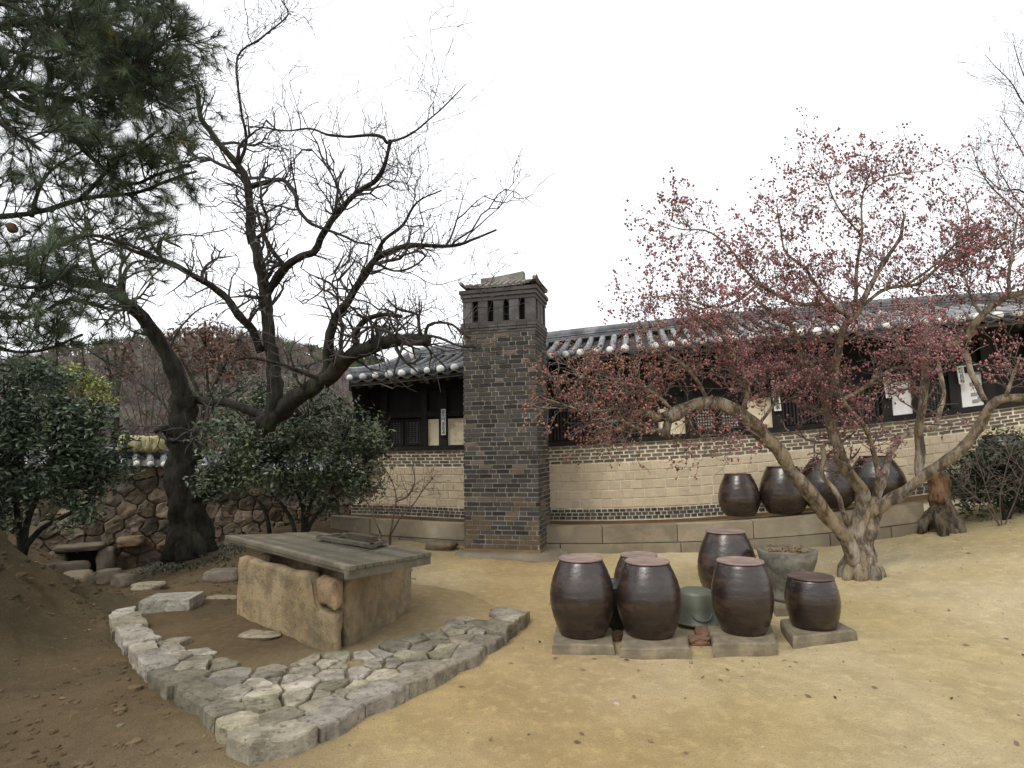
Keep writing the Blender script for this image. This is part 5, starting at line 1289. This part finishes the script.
# ------------------------------------------------------------------ pine in the near left corner
pr_ = P(-330, 700, 3.6)
pine = empty('pine_tree', (pr_.x, pr_.y, gz(pr_.x, pr_.y)), 'near pine whose needled boughs hang in from the top left corner', 'tree')
tk = MB(); LM = []
add([(-330, 720, 3.6), (-300, 400, 3.6), (-260, 100, 3.6), (-240, -150, 3.6)], .22, .14, 1, 14, step=.15)
bo = [
 ([(-260, 60, 3.6), (-160, 60, 3.5), (-60, 70, 3.5), (20, 90, 3.5), (75, 100, 3.5), (110, 85, 3.5), (150, 55, 3.4), (185, 25, 3.4)], .07),
 ([(-20, 76, 3.5), (30, 110, 3.5), (62, 105, 3.6), (85, 95, 3.6), (120, 85, 3.6), (150, 75, 3.6), (175, 60, 3.6)], .04),
 ([(-100, 66, 3.5), (-20, 30, 3.7), (50, 20, 3.8), (110, 25, 3.9), (165, 45, 4)], .05),
 ([(20, 95, 3.5), (60, 120, 3.5), (95, 160, 3.6), (125, 185, 3.6), (155, 175, 3.6), (190, 165, 3.6)], .03),
 ([(-260, 200, 3.6), (-120, 195, 3.4), (-40, 215, 3.4), (30, 215, 3.4), (80, 200, 3.5), (120, 195, 3.5), (150, 190, 3.5), (200, 172, 3.5)], .045),
 ([(-120, 195, 3.4), (-60, 260, 3.3), (0, 265, 3.3), (50, 250, 3.3), (90, 235, 3.3), (130, 245, 3.3), (150, 255, 3.3)], .035),
 ([(-60, 255, 3.3), (-20, 310, 3.2), (30, 320, 3.2), (70, 300, 3.2), (110, 310, 3.2)], .03),
 ([(-120, 60, 3.5), (-60, 0, 3.3), (20, -30, 3.3), (90, -30, 3.3), (150, -10, 3.4)], .045),
 ([(-60, 70, 3.5), (-20, 100, 3.2), (10, 130, 3.1), (40, 150, 3.0)], .03),
 ([(30, 215, 3.4), (45, 180, 3.6), (70, 160, 3.7), (100, 140, 3.8)], .02),
 ([(-60, 40, 3.9), (0, 50, 4.0), (50, 60, 4.1), (95, 50, 4.1), (140, 90, 4.1), (175, 110, 4.1)], .03),
 ([(-60, 20, 3.2), (0, 5, 3.2), (60, 35, 3.3), (120, 60, 3.3), (165, 95, 3.4)], .03),
 ([(-80, 60, 4.2), (-10, 90, 4.3), (40, 30, 4.3), (100, 0, 4.3), (160, 10, 4.3)], .03),
 ([(-60, 255, 3.0), (-10, 280, 3.0), (40, 290, 3.0), (75, 265, 3.1)], .02),
 ([(-60, 300, 3.3), (-10, 345, 3.3), (40, 350, 3.3), (80, 335, 3.3)], .02),
 ([(80, 200, 3.5), (110, 170, 3.4), (140, 150, 3.4), (165, 130, 3.4)], .02),
]
for i, (p_, r_) in enumerate(bo): add(p_, r_, .012, 10 + i, 7, wig=.03)
tk.build('trunk', M['bark'], pine, smooth=True)
R = random.Random(61); tw = MB(); nd = MB(); tips = []
pp = dict(seg=.06, wig=.16, up=.05, kid=.42, rmin=.003)
for i, (q, r) in enumerate(LM[1:]):
    # only along the part that hangs over the yard
    Ln = sum((a - b).length for a, b in zip(q[:-1], q[1:])); cnt = int(Ln * (44 if i in (0, 1, 2, 7, 10, 11, 12) else 25))
    sprout(tw, R, q, r, cnt, .26, pp, tips, .35, 2, Vector((.15, 0, .12)), .3)
tw.build('twigs', M['bark'], pine)['kind'] = 'stuff'
for pts, lev in tips:
    e_ = pts[-1]; dr = (pts[-1] - pts[-3]).normalized(); k_ = 70 if lev > 1 else 95; br = R.random() < .012
    side = dr.orthogonal().normalized(); sd2 = dr.cross(side); v0 = R.uniform(.5, 1.4)
    for j in range(k_):
        t = R.random(); b_ = pts[-1 - int(t * min(3, len(pts) - 2))].lerp(e_, R.random() * .5); an = R.uniform(0, 6.283); op = R.uniform(.35, 1.05)
        d = (dr + (side * math.cos(an) + sd2 * math.sin(an)) * op + Vector((0, 0, .12))).normalized(); L_ = R.uniform(.07, .12)
        w = d.cross(Vector((R.gauss(0, 1), R.gauss(0, 1), R.gauss(0, 1)))).normalized() * .0011; v = v0 * R.uniform(.7, 1.3)
        c = (v, v, v) if not br else (v * 1.8, v * 1.2, v * .9)
        nd.add([b_ - w, b_ + w, b_ + d * L_], [(0, 1, 2)], c)
nd.build('needles', M['needle'], pine)['kind'] = 'stuff'
for i, (px, py, Y) in enumerate([(12, 228, 3.3)]):
    m = MB(); rock(m, P(px, py, Y), (.045, .045, .05), i, (.8, .7, .55), 5, .3, 0, 0, 0, .9); m.build('cone', M['dry'], pine, smooth=True)

# ------------------------------------------------------------------ litter on the court
lt = MB(); R = random.Random(71)
for i in range(2600):
    x, y = R.uniform(-5, 8), R.uniform(2.6, 9); 
    if R.random() < .5 and x > -1: continue
    z = gz(x, y); s_ = R.uniform(.003, .009) * (1 if R.random() < .95 else 2.2); v = R.uniform(.5, 1.3)
    k_ = .45 if x < -1.2 else 1; rock(lt, (x, y, z), (s_ * 2, s_ * 1.6, s_), i, (v * k_, v * .93 * k_, v * .8 * k_), 2, .3, R.uniform(0, 3))
tag(lt.build('gravel', M['stone'], smooth=False), 'scattered grit and tiny pebbles on the sandy court', 'gravel', kind='stuff')
cl = MB()
for i in range(2600):
    x, y = R.uniform(-6.5, -1.2), R.uniform(2.6, 8.6); dl_, sg1 = segd((x, y), Lp); dr2, sg2 = segd((x, y), Rp)
    if (sg1 > 0 and sg2 > 0 and y < 6.2) or N3((x, y, 0), 1.3, 60) < -.05: continue
    s_ = R.uniform(.008, .022) * (1 if R.random() < .93 else 2.3); c_ = gcol(x, y) * R.uniform(.75, 1.35)
    rock(cl, (x, y, gz(x, y)), (s_ * 2, s_ * 1.7, s_ * 1.1), i, tuple(c_), 2, .4, R.uniform(0, 3))
tag(cl.build('soil_clods', M['ground']), 'crumbly clods of brown soil on the bank and path at the left', 'soil', kind='stuff')
lv = MB()
for i in range(520):
    x, y = R.uniform(-5, 7.5), R.uniform(2.6, 8.8)
    if R.random() < .55 and x > -1: continue
    p = Vector((x, y, gz(x, y) + .006)); a = R.uniform(0, 6.28); s_ = R.uniform(.012, .03); v = R.uniform(.4, 1.3)
    d = Vector((math.cos(a), math.sin(a), 0)) * s_; w = Vector((-math.sin(a), math.cos(a), 0)) * s_ * .45; lv.add([p - d, p - w + Vector((0, 0, .006)), p + d + Vector((0, 0, .005)), p + w], [(0, 1, 2, 3)], (v, v * 1.1, v))
tag(lv.build('leaf_litter', M['dry']), 'scattered dry fallen leaves on the ground', 'leaf litter', kind='stuff')
